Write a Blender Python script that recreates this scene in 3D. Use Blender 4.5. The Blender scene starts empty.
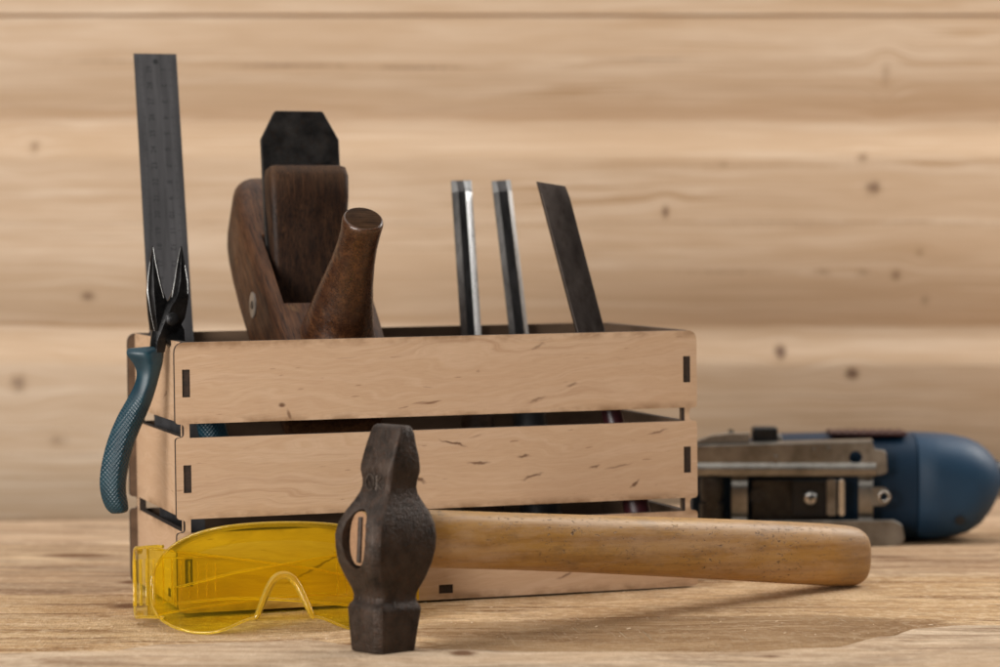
import bpy, bmesh, math, random
import numpy as np
from mathutils import Vector, Matrix, Euler
random.seed(7)
S = 0.001                                   # everything below is written in millimetres
scene = bpy.context.scene
COL = scene.collection

# ------------------------------------------------------------------ camera numbers
F_PX, CX, CY = 2800.0, 500.0, 333.5
PITCH = 0.0409169766
CAM_Z = 212.0
FW = Vector((0, math.cos(PITCH), -math.sin(PITCH)))
UP = Vector((0, math.sin(PITCH), math.cos(PITCH)))
EX = Vector((1, 0, 0))
CAM = Vector((0, 0, CAM_Z))

def ray(u, v):
    return EX * ((u - CX) / F_PX) + FW - UP * ((v - CY) / F_PX)

def at_depth(u, v, y):
    r = ray(u, v)
    return CAM + r * (y / r.y)

def at_height(u, v, z):
    r = ray(u, v)
    return CAM + r * ((z - CAM_Z) / r.z)

# crate pose in the world
CM = Matrix(((0.9519657, -0.3060176, -0.0106969), (0.3060351, 0.9520202, 0.0), (0.0101844, -0.0032714, 0.9999428)))
CT = Vector((-172.635, 1495.516, CAM_Z - 211.807))
CMI = CM.inverted()

def crate_pt(x, y, z):
    return CM @ Vector((x, y, z)) + CT

def on_crate(u, v, y):
    """point in the crate's own frame where a sight line meets the plane y = const"""
    o = CMI @ (CAM - CT)
    d = CMI @ ray(u, v)
    return o + d * ((y - o.y) / d.y)

# ------------------------------------------------------------------ object helpers
def link(o, parent=None):
    COL.objects.link(o)
    if parent is not None:
        o.parent = parent
    return o

def tag(o, label=None, cat=None, group=None, kind=None):
    if label: o['label'] = label
    if cat: o['category'] = cat
    if group: o['group'] = group
    if kind: o['kind'] = kind
    return o

def empty(name, loc=(0, 0, 0), mat3=None):
    o = bpy.data.objects.new(name, None)
    o.empty_display_size = 0.02
    m = (mat3.to_4x4() if mat3 is not None else Matrix.Identity(4))
    m.translation = Vector(loc) * S
    o.matrix_world = m
    return link(o)

def finish(me, smooth=None):
    if smooth is not None:
        me.shade_smooth()
        me.set_sharp_from_angle(angle=math.radians(smooth))

def mk(name, verts, faces, mats, parent=None, smooth=30, bevel=0, seg=2, mi=None):
    me = bpy.data.meshes.new(name)
    me.from_pydata([tuple(Vector(v) * S) for v in verts], [], faces)
    bm = bmesh.new(); bm.from_mesh(me)
    bmesh.ops.recalc_face_normals(bm, faces=bm.faces)
    bm.to_mesh(me); bm.free()
    if not isinstance(mats, (list, tuple)): mats = [mats]
    for m in mats: me.materials.append(m)
    if mi:
        for p, k in zip(me.polygons, mi): p.material_index = k
    o = bpy.data.objects.new(name, me)
    link(o, parent)
    if bevel:
        b = o.modifiers.new('bevel', 'BEVEL'); b.width = bevel * S; b.segments = seg
        b.limit_method = 'ANGLE'; b.angle_limit = math.radians(35)
        b.harden_normals = False
    finish(me, smooth)
    return o

class Geo:
    """collects vertices and faces of ONE part"""
    def __init__(self): self.v = []; self.f = []
    def add(self, vs, fs, m=None):
        k = len(self.v)
        for p in vs:
            p = Vector(p)
            self.v.append(m @ p if m is not None else p)
        self.f += [tuple(i + k for i in f) for f in fs]
    def box(self, c, s, m=None):
        x, y, z = [k / 2 for k in s]
        vs = [Vector(c) + Vector((a * x, b * y, d * z)) for a in (-1, 1) for b in (-1, 1) for d in (-1, 1)]
        self.add(vs, [(0, 1, 3, 2), (4, 6, 7, 5), (0, 4, 5, 1), (2, 3, 7, 6), (0, 2, 6, 4), (1, 5, 7, 3)], m)
    def loft(self, rings, cap=True, m=None):
        n = len(rings[0]); vs = [p for r in rings for p in r]; fs = []
        for i in range(len(rings) - 1):
            for j in range(n):
                a = i * n + j; b = i * n + (j + 1) % n
                fs.append((a, b, b + n, a + n))
        if cap:
            fs.append(tuple(range(n))[::-1]); fs.append(tuple(range((len(rings) - 1) * n, len(rings) * n)))
        self.add(vs, fs, m)
    def tube(self, path, rad, n=10, closed=False, flat=None, m=None):
        path = [Vector(p) for p in path]; k = len(path)
        rad = rad if isinstance(rad, (list, tuple)) else [rad] * k
        ref = None; rings = []
        for i in range(k):
            a = path[(i - 1) % k] if (closed or i > 0) else path[i]
            b = path[(i + 1) % k] if (closed or i < k - 1) else path[i]
            t = (b - a).normalized()
            if ref is None:
                ref = Vector((0, 0, 1)) if abs(t.z) < .9 else Vector((0, 1, 0))
            s = (ref - t * ref.dot(t)).normalized(); w = t.cross(s); ref = s
            rings.append([path[i] + (s * math.cos(q) + w * math.sin(q)) * rad[i] for q in [2 * math.pi * j / n for j in range(n)]])
        if closed:
            rings.append(rings[0]); self.loft(rings, False, m)
        else:
            self.loft(rings, True, m)
    def build(self, name, mats, parent=None, **kw):
        return mk(name, self.v, self.f, mats, parent, **kw)

def rrect(cx, cy, hx, hy, r, n=4):
    """rounded rectangle, counter-clockwise 2D list"""
    out = []
    r = min(r, hx, hy)
    for sx, sy, a0 in ((1, 1, 0), (-1, 1, 90), (-1, -1, 180), (1, -1, 270)):
        for i in range(n + 1):
            a = math.radians(a0 + 90 * i / n)
            out.append((cx + sx * (hx - r) + r * math.cos(a), cy + sy * (hy - r) + r * math.sin(a)))
    return out

def super_ring(n, a, b, e):
    out = []
    for i in range(n):
        t = 2 * math.pi * i / n
        c, s = math.cos(t), math.sin(t)
        out.append((a * math.copysign(abs(c) ** (2 / e), c), b * math.copysign(abs(s) ** (2 / e), s)))
    return out

def plate(name, outer, holes, thick, mats, parent=None, to3=None, bevel=0, smooth=30, seg=1, inner=0):
    """flat piece cut from sheet: 2D outline with holes, extruded; mats = [face, edge]"""
    cu = bpy.data.curves.new('tmp', 'CURVE'); cu.dimensions = '2D'; cu.fill_mode = 'BOTH'; cu.extrude = thick / 2
    for loop in [outer] + holes:
        sp = cu.splines.new('POLY'); sp.points.add(len(loop) - 1); sp.use_cyclic_u = True
        for p, q in zip(sp.points, loop): p.co = (q[0], q[1], 0, 1)
    tmp = bpy.data.objects.new('tmp', cu); COL.objects.link(tmp)
    dg = bpy.context.evaluated_depsgraph_get()
    me0 = bpy.data.meshes.new_from_object(tmp.evaluated_get(dg))
    bpy.data.objects.remove(tmp); bpy.data.curves.remove(cu)
    bm = bmesh.new(); bm.from_mesh(me0); bpy.data.meshes.remove(me0)
    bmesh.ops.remove_doubles(bm, verts=bm.verts, dist=1e-3)
    bmesh.ops.dissolve_limit(bm, angle_limit=0.001, verts=bm.verts, edges=bm.edges)
    bmesh.ops.recalc_face_normals(bm, faces=bm.faces)
    if not isinstance(mats, (list, tuple)): mats = [mats]
    if len(mats) > 1:
        for f in bm.faces:
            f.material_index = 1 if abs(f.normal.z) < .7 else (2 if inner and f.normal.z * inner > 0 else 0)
    for v in bm.verts:
        p = to3(v.co.x, v.co.y, v.co.z) if to3 else v.co
        v.co = Vector(p) * S
    bmesh.ops.recalc_face_normals(bm, faces=bm.faces)
    me = bpy.data.meshes.new(name); bm.to_mesh(me); bm.free()
    for m in mats: me.materials.append(m)
    o = bpy.data.objects.new(name, me); link(o, parent)
    if bevel:
        b = o.modifiers.new('bevel', 'BEVEL'); b.width = bevel * S; b.segments = seg
        b.limit_method = 'ANGLE'; b.angle_limit = math.radians(40)
    finish(me, smooth)
    return o

def cut(o, cutter):
    """boolean difference, applied, cutter removed"""
    b = o.modifiers.new('cut', 'BOOLEAN'); b.operation = 'DIFFERENCE'; b.object = cutter; b.solver = 'EXACT'
    dg = bpy.context.evaluated_depsgraph_get(); dg.update()
    me = bpy.data.meshes.new_from_object(o.evaluated_get(dg))
    o.modifiers.clear(); old = o.data; o.data = me
    bpy.data.objects.remove(cutter); bpy.data.meshes.remove(old)
    finish(me, 30)
    me.name = o.name

def axes(zdir, face):
    """rotation whose Z is zdir and whose -Y looks along face"""
    z = Vector(zdir).normalized(); y = -Vector(face); y = (y - z * y.dot(z)).normalized(); x = y.cross(z)
    return Matrix((x, y, z)).transposed()

# ------------------------------------------------------------------ material helpers
class Mat:
    def __init__(self, name):
        self.m = bpy.data.materials.new(name); self.m.use_nodes = True
        self.t = self.m.node_tree; self.t.nodes.clear()
        self.out = self.t.nodes.new('ShaderNodeOutputMaterial')
        self.b = self.t.nodes.new('ShaderNodeBsdfPrincipled')
        self.t.links.new(self.b.outputs[0], self.out.inputs[0])
        tc = self.t.nodes.new('ShaderNodeTexCoord')
        self.p = self.vm('MULTIPLY', tc.outputs['Object'], (1000, 1000, 1000))     # millimetres
    def put(self, sock, val):
        if isinstance(val, bpy.types.NodeSocket): self.t.links.new(val, sock)
        elif val is not None:
            if isinstance(val, (tuple, list)) and sock.type == 'RGBA' and len(val) == 3: val = (*val, 1)
            sock.default_value = val
    def set(self, **kw):
        for k, v in kw.items(): self.put(self.b.inputs[k.replace('_', ' ')], v)
    def ma(self, op, a, b=0.0, c=None, clamp=False):
        n = self.t.nodes.new('ShaderNodeMath'); n.operation = op; n.use_clamp = clamp
        self.put(n.inputs[0], a); self.put(n.inputs[1], b)
        if c is not None: self.put(n.inputs[2], c)
        return n.outputs[0]
    def vm(self, op, a, b=(0, 0, 0)):
        n = self.t.nodes.new('ShaderNodeVectorMath'); n.operation = op
        self.put(n.inputs[0], a); self.put(n.inputs[1], b)
        return n.outputs[0]
    def sep(self, v):
        n = self.t.nodes.new('ShaderNodeSeparateXYZ'); self.put(n.inputs[0], v); return n.outputs
    def comb(self, x, y, z):
        n = self.t.nodes.new('ShaderNodeCombineXYZ')
        for i, q in enumerate((x, y, z)): self.put(n.inputs[i], q)
        return n.outputs[0]
    def noise(self, v, scale=1.0, detail=4, rough=.55, dist=0.0):
        n = self.t.nodes.new('ShaderNodeTexNoise'); n.inputs['Scale'].default_value = scale
        n.inputs['Detail'].default_value = detail; n.inputs['Roughness'].default_value = rough
        n.inputs['Distortion'].default_value = dist
        self.put(n.inputs['Vector'], v); return n.outputs[0]
    def voro(self, v, scale=1.0, feature='F1'):
        n = self.t.nodes.new('ShaderNodeTexVoronoi'); n.feature = feature; n.inputs['Scale'].default_value = scale
        self.put(n.inputs['Vector'], v); return n.outputs['Distance']
    def ramp(self, f, stops, interp='LINEAR'):
        n = self.t.nodes.new('ShaderNodeValToRGB'); n.color_ramp.interpolation = interp
        e = n.color_ramp.elements
        while len(e) < len(stops): e.new(.5)
        for k, (p, c) in zip(e, stops):
            k.position = p
            k.color = (c, c, c, 1) if isinstance(c, (int, float)) else (*c, 1)
        self.put(n.inputs[0], f); return n.outputs[0]
    def rng(self, f, a, b, c=0.0, d=1.0, smooth=False):
        n = self.t.nodes.new('ShaderNodeMapRange'); n.clamp = True
        if smooth: n.interpolation_type = 'SMOOTHSTEP'
        for i, q in enumerate((f, a, b, c, d)): self.put(n.inputs[i], q)
        return n.outputs[0]
    def mix(self, f, a, b, mode='MIX'):
        n = self.t.nodes.new('ShaderNodeMix'); n.data_type = 'RGBA'; n.blend_type = mode
        self.put(n.inputs[0], f); self.put(n.inputs[6], a); self.put(n.inputs[7], b)
        return n.outputs[2]
    def point(self, a, b, amt):
        n = self.t.nodes.new('ShaderNodeNewGeometry')
        return self.rng(n.outputs['Pointiness'], a, b, 0, amt)
    def bump(self, h, dist=.2, strength=1.0, normal=None):
        n = self.t.nodes.new('ShaderNodeBump'); n.inputs['Strength'].default_value = strength
        n.inputs['Distance'].default_value = dist * S
        self.put(n.inputs['Height'], h)
        if normal is not None: self.put(n.inputs['Normal'], normal)
        self.put(self.b.inputs['Normal'], n.outputs[0]); return n.outputs[0]

def hexc(r, g, b):
    f = lambda c: ((c / 255 + .055) / 1.055) ** 2.4 if c > 10 else c / 255 / 12.92
    return (f(r), f(g), f(b))

def pine(name, along, across, through, knots=(), seed=0.0, pale=(.63, .44, .28), mid=(.54, .34, .19), dark=(.40, .22, .11),
         knotc=(.17, .085, .045), band=.045, fine=.5, rough=.55, spec=.3, contrast=1.0, bump=.10, wob=9.0, fu=.025, gmix=.4, fuzz=0.0, broad=0.0, sawbox=None, grey=0.0, saw=0.0, specks=0.0):
    """softwood plank: growth bands that bend round the knots, fine fibre, optional grey weathering and saw marks"""
    m = Mat(name); xyz = m.sep(m.p)
    u = m.ma('ADD', xyz[along], seed * 377.0); v = xyz[across]; w = xyz[through]
    u0 = xyz[along]
    wb = m.noise(m.comb(m.ma('MULTIPLY', u, .0035), m.ma('MULTIPLY', v, .012), m.ma('MULTIPLY', w, .012)), 1, 3, .5)
    vv = m.ma('MULTIPLY_ADD', m.ma('SUBTRACT', wb, .5), wob * 4, v)
    kmask = None
    for (kx, ky, rx, ry, *ka) in knots:
        dx = m.ma('DIVIDE', m.ma('SUBTRACT', u0, kx), rx); dy = m.ma('DIVIDE', m.ma('SUBTRACT', v, ky), ry)
        d2 = m.ma('ADD', m.ma('MULTIPLY', dx, dx), m.ma('MULTIPLY', dy, dy))
        dx2 = m.ma('MULTIPLY', dx, .28)
        e2 = m.ma('ADD', m.ma('MULTIPLY', dx2, dx2), m.ma('MULTIPLY', m.ma('MULTIPLY', dy, dy), .16))
        fl = m.ma('EXPONENT', m.ma('MULTIPLY', e2, -1.0))
        vv = m.ma('SUBTRACT', vv, m.ma('MULTIPLY', m.ma('MULTIPLY', dy, ry * .75), fl))
        k = m.ma('MULTIPLY', m.ma('EXPONENT', m.ma('MULTIPLY', d2, -1.0)), ka[0] if ka else 1.0)
        kmask = k if kmask is None else m.ma('MAXIMUM', kmask, k)
    g1 = m.noise(m.comb(m.ma('MULTIPLY', u, .0016), m.ma('MULTIPLY', vv, band), m.ma('MULTIPLY', w, band * .6)), 1, 5, .62)
    g2 = m.noise(m.comb(m.ma('MULTIPLY', u, .004), m.ma('MULTIPLY', vv, band * 5), m.ma('MULTIPLY', w, band * 2)), 1, 4, .6)
    fib = m.noise(m.comb(m.ma('MULTIPLY', u, fu), m.ma('MULTIPLY', vv, fine * 2.2), m.ma('MULTIPLY', w, fine * 2)), 1, 4, .65)
    f = m.ma('ADD', m.ma('MULTIPLY', g1, 1 - gmix), m.ma('MULTIPLY', g2, gmix))
    c = m.ramp(f, [(.5 - .17 / contrast, pale), (.5 + .0, mid), (.5 + .08 / contrast, pale), (.5 + .17 / contrast, dark)], 'EASE')
    blot = m.noise(m.comb(m.ma('MULTIPLY', u, .006), m.ma('MULTIPLY', v, .02), w), 1, 3, .5)
    c = m.mix(m.rng(blot, .4, .7, 0, .45), c, m.mix(.5, mid, dark))
    c = m.mix(m.rng(fib, .35, .75, 0, .30 * contrast), c, dark)
    if grey:
        gn = m.noise(m.comb(m.ma('MULTIPLY', u, .003), m.ma('MULTIPLY', vv, band * 1.4), w), 1, 5, .65)
        c = m.mix(m.rng(gn, .44, .62, 0, grey), c, (.27, .19, .13))
        gs = m.noise(m.comb(m.ma('MULTIPLY', u, .008), m.ma('MULTIPLY', vv, band * 9), w), 1, 4, .7)
        c = m.mix(m.rng(gs, .55, .68, 0, min(1, grey * 1.5)), c, (.12, .072, .042))
    if broad:
        b1 = m.noise(m.comb(m.ma('MULTIPLY', u, .0065), m.ma('MULTIPLY', vv, .013), m.ma('ADD', w, 9.0)), 1, 4, .6)
        b2 = m.noise(m.comb(m.ma('MULTIPLY', u, .0045), m.ma('MULTIPLY', vv, .045), m.ma('ADD', w, 4.0)), 1, 3, .6)
        c = m.mix(m.rng(b1, .48, .68, 0, broad), c, m.mix(.45, mid, dark))
        c = m.mix(m.rng(b2, .56, .66, 0, broad * 1.1), c, dark)
        c = m.mix(m.rng(b1, .30, .46, broad * .8, 0), c, pale)
    h = m.ma('ADD', m.ma('MULTIPLY', fib, .6), m.ma('MULTIPLY', g2, .8))
    if specks:
        sp = m.noise(m.comb(m.ma('MULTIPLY', u, .25), m.ma('MULTIPLY', v, .30), w), 1, 3, .6)
        c = m.mix(m.rng(sp, .60, .74, 0, specks), c, m.mix(.5, pale, (.8, .66, .48)))
        h = m.ma('ADD', h, m.ma('MULTIPLY', sp, .7))
    if fuzz:
        fz = m.noise(m.comb(m.ma('MULTIPLY', u, .55), m.ma('MULTIPLY', v, .16), w), 1, 4, .7)
        fz2 = m.noise(m.comb(m.ma('MULTIPLY', u, .16), m.ma('MULTIPLY', v, .22), w), 1, 4, .7)
        c = m.mix(m.rng(fz, .44, .66, 0, fuzz), c, m.mix(.5, dark, mid))
        c = m.mix(m.rng(fz2, .50, .66, 0, fuzz), c, m.mix(.6, pale, (.78, .62, .45)))
        h = m.ma('ADD', h, m.ma('MULTIPLY', m.ma('ADD', fz, fz2), fuzz * 1.6))
    if saw:
        ang = m.ma('ADD', m.ma('MULTIPLY', u, .35), m.ma('MULTIPLY', v, .05))
        sn = m.noise(m.comb(ang, m.ma('MULTIPLY', v, .012), 3.1), 1, 3, .7)
        gate = m.noise(m.comb(m.ma('MULTIPLY', u, .02), m.ma('MULTIPLY', v, .02), 7.7), 1, 2, .5)
        sm = m.ma('MULTIPLY', m.rng(sn, .60, .70, 0, 1), m.rng(gate, .45, .6, 0, 1))
        if sawbox:                        # a patch left raw by the saw: darker, with pale strokes across the grain
            bx0, bx1, by0, by1 = sawbox
            nz = m.ma('MULTIPLY', m.ma('SUBTRACT', m.noise(m.comb(m.ma('MULTIPLY', u, .012), m.ma('MULTIPLY', v, .03), 1.0), 1, 4, .6), .5), 60)
            uu = m.ma('ADD', u0, nz); v2 = m.ma('ADD', v, m.ma('MULTIPLY', nz, .35))
            bxm = m.ma('MULTIPLY', m.ma('MULTIPLY', m.rng(uu, bx0 - 20, bx0, 0, 1), m.rng(uu, bx1, bx1 + 50, 1, 0)), m.ma('MULTIPLY', m.rng(v2, by0 - 4, by0, 0, 1), m.rng(v2, by1, by1 + 5, 1, 0)))
            c = m.mix(m.ma('MULTIPLY', bxm, .58), c, (.27, .165, .085))
            sm = m.ma('MULTIPLY', sm, m.rng(bxm, 0, 1, .15, 1))
        c = m.mix(m.ma('MULTIPLY', sm, saw), c, (.74, .58, .40))
        h = m.ma('ADD', h, m.ma('MULTIPLY', sm, .9))
    if kmask is not None:
        kn = m.noise(m.vm('MULTIPLY', m.p, (.25, .25, .25)), 1, 3, .6)
        km = m.ma('ADD', kmask, m.ma('MULTIPLY', m.ma('SUBTRACT', kn, .5), .5))
        c = m.mix(m.rng(km, .12, .5, 0, .55), c, m.mix(.35, dark, knotc))
        c = m.mix(m.rng(km, .40, .75, 0, .92), c, knotc)
    m.set(Base_Color=c, Roughness=m.rng(fib, .3, .7, rough - .06, rough + .1))
    m.b.inputs['Specular IOR Level'].default_value = spec
    m.bump(h, bump)
    return m.m

def plywood(name, seed, zstain=(), L=300, marks=()):
    """birch plywood face seen in the panel's own x-z plane: silky figure, brown flecks, scorched cut lines"""
    m = Mat(name); x, y, z = m.sep(m.p)[:3]
    sx = m.ma('ADD', m.ma('ADD', x, y), seed * 531.0)
    u = m.ma('MULTIPLY_ADD', z, .06, sx); v = m.ma('MULTIPLY_ADD', sx, -.05, z)
    wb = m.noise(m.comb(m.ma('MULTIPLY', u, .010), m.ma('MULTIPLY', v, .03), seed), 1, 3, .5)
    vv = m.ma('MULTIPLY_ADD', m.ma('SUBTRACT', wb, .5), 45, v)
    fig = m.noise(m.comb(m.ma('MULTIPLY', u, .006), m.ma('MULTIPLY', vv, .16), seed * 3), 1, 5, .6)
    c = m.ramp(fig, [(.28, (.62, .44, .295)), (.48, (.54, .36, .225)), (.58, (.60, .42, .28)), (.74, (.43, .265, .155))])
    blot = m.noise(m.comb(m.ma('MULTIPLY', u, .012), m.ma('MULTIPLY', v, .03), seed + 5), 1, 3, .5)
    c = m.mix(m.rng(blot, .35, .75, 0, .5), c, (.53, .345, .22))
    fine = m.noise(m.comb(m.ma('MULTIPLY', u, .10), m.ma('MULTIPLY', v, 2.6), seed), 1, 3, .6)
    c = m.mix(m.rng(fine, .45, .75, 0, .36), c, (.36, .21, .12))
    # short cinnamon pith flecks and a few longer dark streaks
    f1 = m.noise(m.comb(m.ma('MULTIPLY', u, .045), m.ma('MULTIPLY', vv, .30), seed * 7 + 1), 1, 2, .5, .4)
    gate = m.noise(m.comb(m.ma('MULTIPLY', u, .014), m.ma('MULTIPLY', v, .02), seed * 5), 1, 1, .5)
    fm = m.ma('MULTIPLY', m.rng(f1, .70, .76, 0, 1), m.rng(gate, .42, .58, 0, 1))
    c = m.mix(m.ma('MULTIPLY', fm, .85), c, (.16, .075, .038))
    f2 = m.noise(m.comb(m.ma('MULTIPLY', u, .09), m.ma('MULTIPLY', v, .55), seed * 11 + 4), 1, 1, .5)
    c = m.mix(m.rng(f2, .74, .80, 0, .6), c, (.22, .11, .055))
    blot2 = m.noise(m.vm('MULTIPLY', m.p, (.16, .16, .16)), 1, 4, .65) if marks else None
    for (kx, kz, rx, rz, ang, amt) in marks:                 # knots and single cracks
        dx = m.ma('SUBTRACT', x, kx); dz = m.ma('SUBTRACT', z, kz)
        wv = m.ma('MULTIPLY_ADD', m.ma('SINE', m.ma('MULTIPLY', dx, 2.0 / rx)), rz * .55, m.ma('MULTIPLY', m.ma('SUBTRACT', blot2, .5), rz * 5))
        ca, sa = math.cos(ang), math.sin(ang)
        a = m.ma('DIVIDE', m.ma('ADD', m.ma('MULTIPLY', dx, ca), m.ma('MULTIPLY', dz, sa)), rx)
        b = m.ma('DIVIDE', m.ma('SUBTRACT', m.ma('SUBTRACT', m.ma('MULTIPLY', dz, ca), m.ma('MULTIPLY', dx, sa)), wv if rx > 3 * rz else 0.0), rz)
        k = m.ma('EXPONENT', m.ma('MULTIPLY', m.ma('ADD', m.ma('MULTIPLY', a, a), m.ma('MULTIPLY', b, b)), -1.0))
        c = m.mix(m.rng(m.ma('ADD', k, m.ma('MULTIPLY', m.ma('SUBTRACT', fine, .5), .5)), .30, .85, 0, amt), c, (.125, .06, .032))
    # scorching beside the laser cuts
    if zstain:
        st = None
        for zz in zstain:
            d = m.ma('ABSOLUTE', m.ma('SUBTRACT', z, zz))
            s = m.rng(d, 0, 4.5, 1, 0)
            st = s if st is None else m.ma('MAXIMUM', st, s)
        sn = m.noise(m.comb(m.ma('MULTIPLY', sx, .035), m.ma('MULTIPLY', z, .05), seed + 2), 1, 4, .65)
        c = m.mix(m.ma('MULTIPLY', st, m.rng(sn, .42, .62, 0, .8)), c, (.20, .105, .045))
    m.set(Base_Color=c, Roughness=.52)
    m.b.inputs['Specular IOR Level'].default_value = .35
    m.bump(m.ma('ADD', fine, fig), .05)
    return m.m

def burnt():
    m = Mat('burnt_edge'); n = m.noise(m.vm('MULTIPLY', m.p, (.6, .6, 1.6)), 1, 3, .6)
    m.set(Base_Color=m.ramp(n, [(.3, (.012, .008, .006)), (.7, (.050, .027, .016))]), Roughness=.75)
    return m.m

def steel(name, base=(.10, .10, .11), hi=(.32, .32, .33), rough=.38, metallic=.9, scale=.08, stain=(.05, .035, .025), st=.5, stretch=(1, 1, 1), bump=.05, fine=1.2, wear=0.0):
    m = Mat(name)
    q = m.vm('MULTIPLY', m.p, stretch)
    n1 = m.noise(q, scale, 5, .6); n2 = m.noise(q, fine, 4, .7); n3 = m.noise(q, scale * 3.2, 4, .6)
    c = m.mix(m.rng(n1, .3, .7), base, hi)
    c = m.mix(m.rng(n3, .5, .72, 0, st), c, stain)
    if wear: c = m.mix(m.ma('MULTIPLY', m.point(.535, .64, wear), m.rng(n2, .35, .6, .3, 1)), c, (.34, .30, .27))
    m.set(Base_Color=c, Metallic=metallic, Roughness=m.rng(m.ma('ADD', m.ma('MULTIPLY', n2, .5), m.ma('MULTIPLY', n1, .5)), .3, .7, rough - .10, rough + .16))
    m.bump(m.ma('ADD', n2, m.ma('MULTIPLY', n3, .8)), bump)
    return m.m

def plain(name, col, rough=.5, metallic=0.0, var=.25, scale=.2, bump=0.0, spec=.5, knurl=0.0):
    m = Mat(name); n = m.noise(m.p, scale, 5, .6)
    lo = tuple(c * (1 - var) for c in col); hi = tuple(min(1, c * (1 + var)) for c in col)
    m.set(Base_Color=m.ramp(n, [(.3, lo), (.7, hi)]), Roughness=m.rng(n, .3, .7, rough - .06, rough + .08), Metallic=metallic)
    m.b.inputs['Specular IOR Level'].default_value = spec
    h = m.noise(m.p, scale * 6, 4, .6)
    if bump: m.bump(h, bump)
    return m.m

def darkwood(name, axis, lo=(.026, .010, .005), mid=(.072, .029, .012), hi=(.14, .060, .025), rough=.36, seed=0, wear=.3, spec=.2):
    m = Mat(name); x = m.sep(m.p); u = x[axis % 3]; a, b = [x[i] for i in range(3) if i != axis % 3]
    if axis == 5:                       # grain along the 45 degree bed
        u = m.ma('MULTIPLY', m.ma('SUBTRACT', x[2], x[1]), .707); b = m.ma('MULTIPLY', m.ma('ADD', x[2], x[1]), .707); a = x[0]
    n = m.noise(m.comb(m.ma('MULTIPLY_ADD', u, .012, seed), m.ma('MULTIPLY', a, .30), m.ma('MULTIPLY', b, .30)), 1, 5, .65, .3)
    p = m.noise(m.comb(m.ma('MULTIPLY_ADD', u, .07, seed), m.ma('MULTIPLY', a, 1.5), m.ma('MULTIPLY', b, 1.5)), 1, 3, .6)
    c = m.ramp(n, [(.28, lo), (.5, mid), (.75, hi)])
    c = m.mix(m.rng(p, .48, .62, 0, .85), c, tuple(k * .4 for k in lo))
    wn = m.noise(m.p, .05, 6, .7)
    c = m.mix(m.rng(wn, .60, .72, 0, wear), c, (.33, .185, .085))
    c = m.mix(m.rng(m.noise(m.p, .028, 3, .5), .5, .75, 0, .55), c, lo)
    c = m.mix(m.ma('MULTIPLY', m.point(.535, .62, .5), m.rng(wn, .4, .6, .2, 1)), c, (.30, .15, .065))
    m.set(Base_Color=c, Roughness=m.rng(wn, .3, .7, rough - .08, rough + .18))
    m.b.inputs['Specular IOR Level'].default_value = spec
    m.bump(m.ma('ADD', p, n), .12)
    return m.m

# ------------------------------------------------------------------ materials
def shaded_inner():
    m = Mat('shaded_inner_plywood'); x, y, z = m.sep(m.p)[:3]  # shade inside the crate painted in: darker copy of the outer plywood
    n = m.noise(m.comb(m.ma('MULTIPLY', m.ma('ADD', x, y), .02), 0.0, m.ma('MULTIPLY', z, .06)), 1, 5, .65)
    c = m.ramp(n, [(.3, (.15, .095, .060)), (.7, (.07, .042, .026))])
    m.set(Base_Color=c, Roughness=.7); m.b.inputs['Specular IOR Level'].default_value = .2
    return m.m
M_INNER = shaded_inner()
M_BURNT = burnt()
M_HEAD = steel('old_forged_iron', (.016, .011, .008), (.066, .045, .034), .44, .60, .13, (.070, .032, .017), .6, bump=.55, fine=.5, wear=.45)
M_STAMP = steel('stamped_iron', (.035, .026, .020), (.10, .08, .066), .45, .6, .3, (.07, .035, .02), .5, bump=.3, fine=.8)
M_BLADE = steel('chisel_steel', (.035, .033, .034), (.13, .125, .125), .30, .95, .06, (.030, .022, .018), .6, (2, 2, .35), .05)
M_BLADE_EDGE = steel('lit_bevel_steel', (.55, .55, .55), (.80, .80, .80), .30, .95, .15, (.25, .22, .19), .35, (1, 1, .4), .04)  # right bevel only: its bright reflection painted in as paler steel
M_BLADE_SIDE = steel('dull_ground_steel', (.16, .155, .15), (.34, .33, .32), .34, .9, .10, (.06, .05, .045), .5, (1, 1, .4), .05)
M_BLADE_FLAT = steel('tarnished_steel', (.060, .046, .040), (.11, .088, .076), .42, .85, .07, (.040, .026, .020), .6, (1, 1, .5), .06)
M_RULER = steel('ruler_steel', (.060, .058, .060), (.108, .104, .108), .40, .55, .05, (.035, .034, .034), .5, (3, 3, .25), .03)
M_MARK = plain('etched_black', (.010, .010, .011), .6)
M_IRON = steel('plane_iron', (.014, .013, .013), (.050, .045, .042), .42, .85, .09, (.045, .026, .016), .5, bump=.08)
M_PLIER = steel('black_steel', (.012, .012, .013), (.035, .034, .034), .30, .85, .15, (.02, .018, .016), .4, bump=.06)
M_PLIER_EDGE = steel('worn_bright_steel', (.16, .16, .16), (.40, .40, .39), .34, .9, .5, (.08, .07, .06), .5)
M_SHOE = steel('pressed_steel', (.17, .158, .14), (.42, .395, .355), .36, .95, .045, (.12, .10, .075), .35, (1, 1, 1), .04)
M_SHOE_DARK = steel('oily_steel', (.03, .028, .026), (.085, .078, .07), .42, .8, .08, (.03, .02, .015), .5)
M_CHROME = steel('bright_screw', (.6, .58, .55), (.8, .78, .74), .18, 1.0, .3, (.4, .36, .3), .2)
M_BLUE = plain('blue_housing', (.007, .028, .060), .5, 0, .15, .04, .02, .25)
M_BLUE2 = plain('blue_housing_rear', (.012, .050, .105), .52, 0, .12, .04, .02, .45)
M_BLACK = plain('black_plastic', (.010, .010, .011), .45, 0, .3, .2, .03)
M_REDVENT = plain('red_plastic', (.05, .012, .011), .5)
M_CLEARGREY = plain('smoky_grey_plastic', (.22, .20, .175), .3)
M_REDHANDLE = plain('dark_red_handle', (.040, .007, .010), .38, 0, .3, .1)
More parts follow.
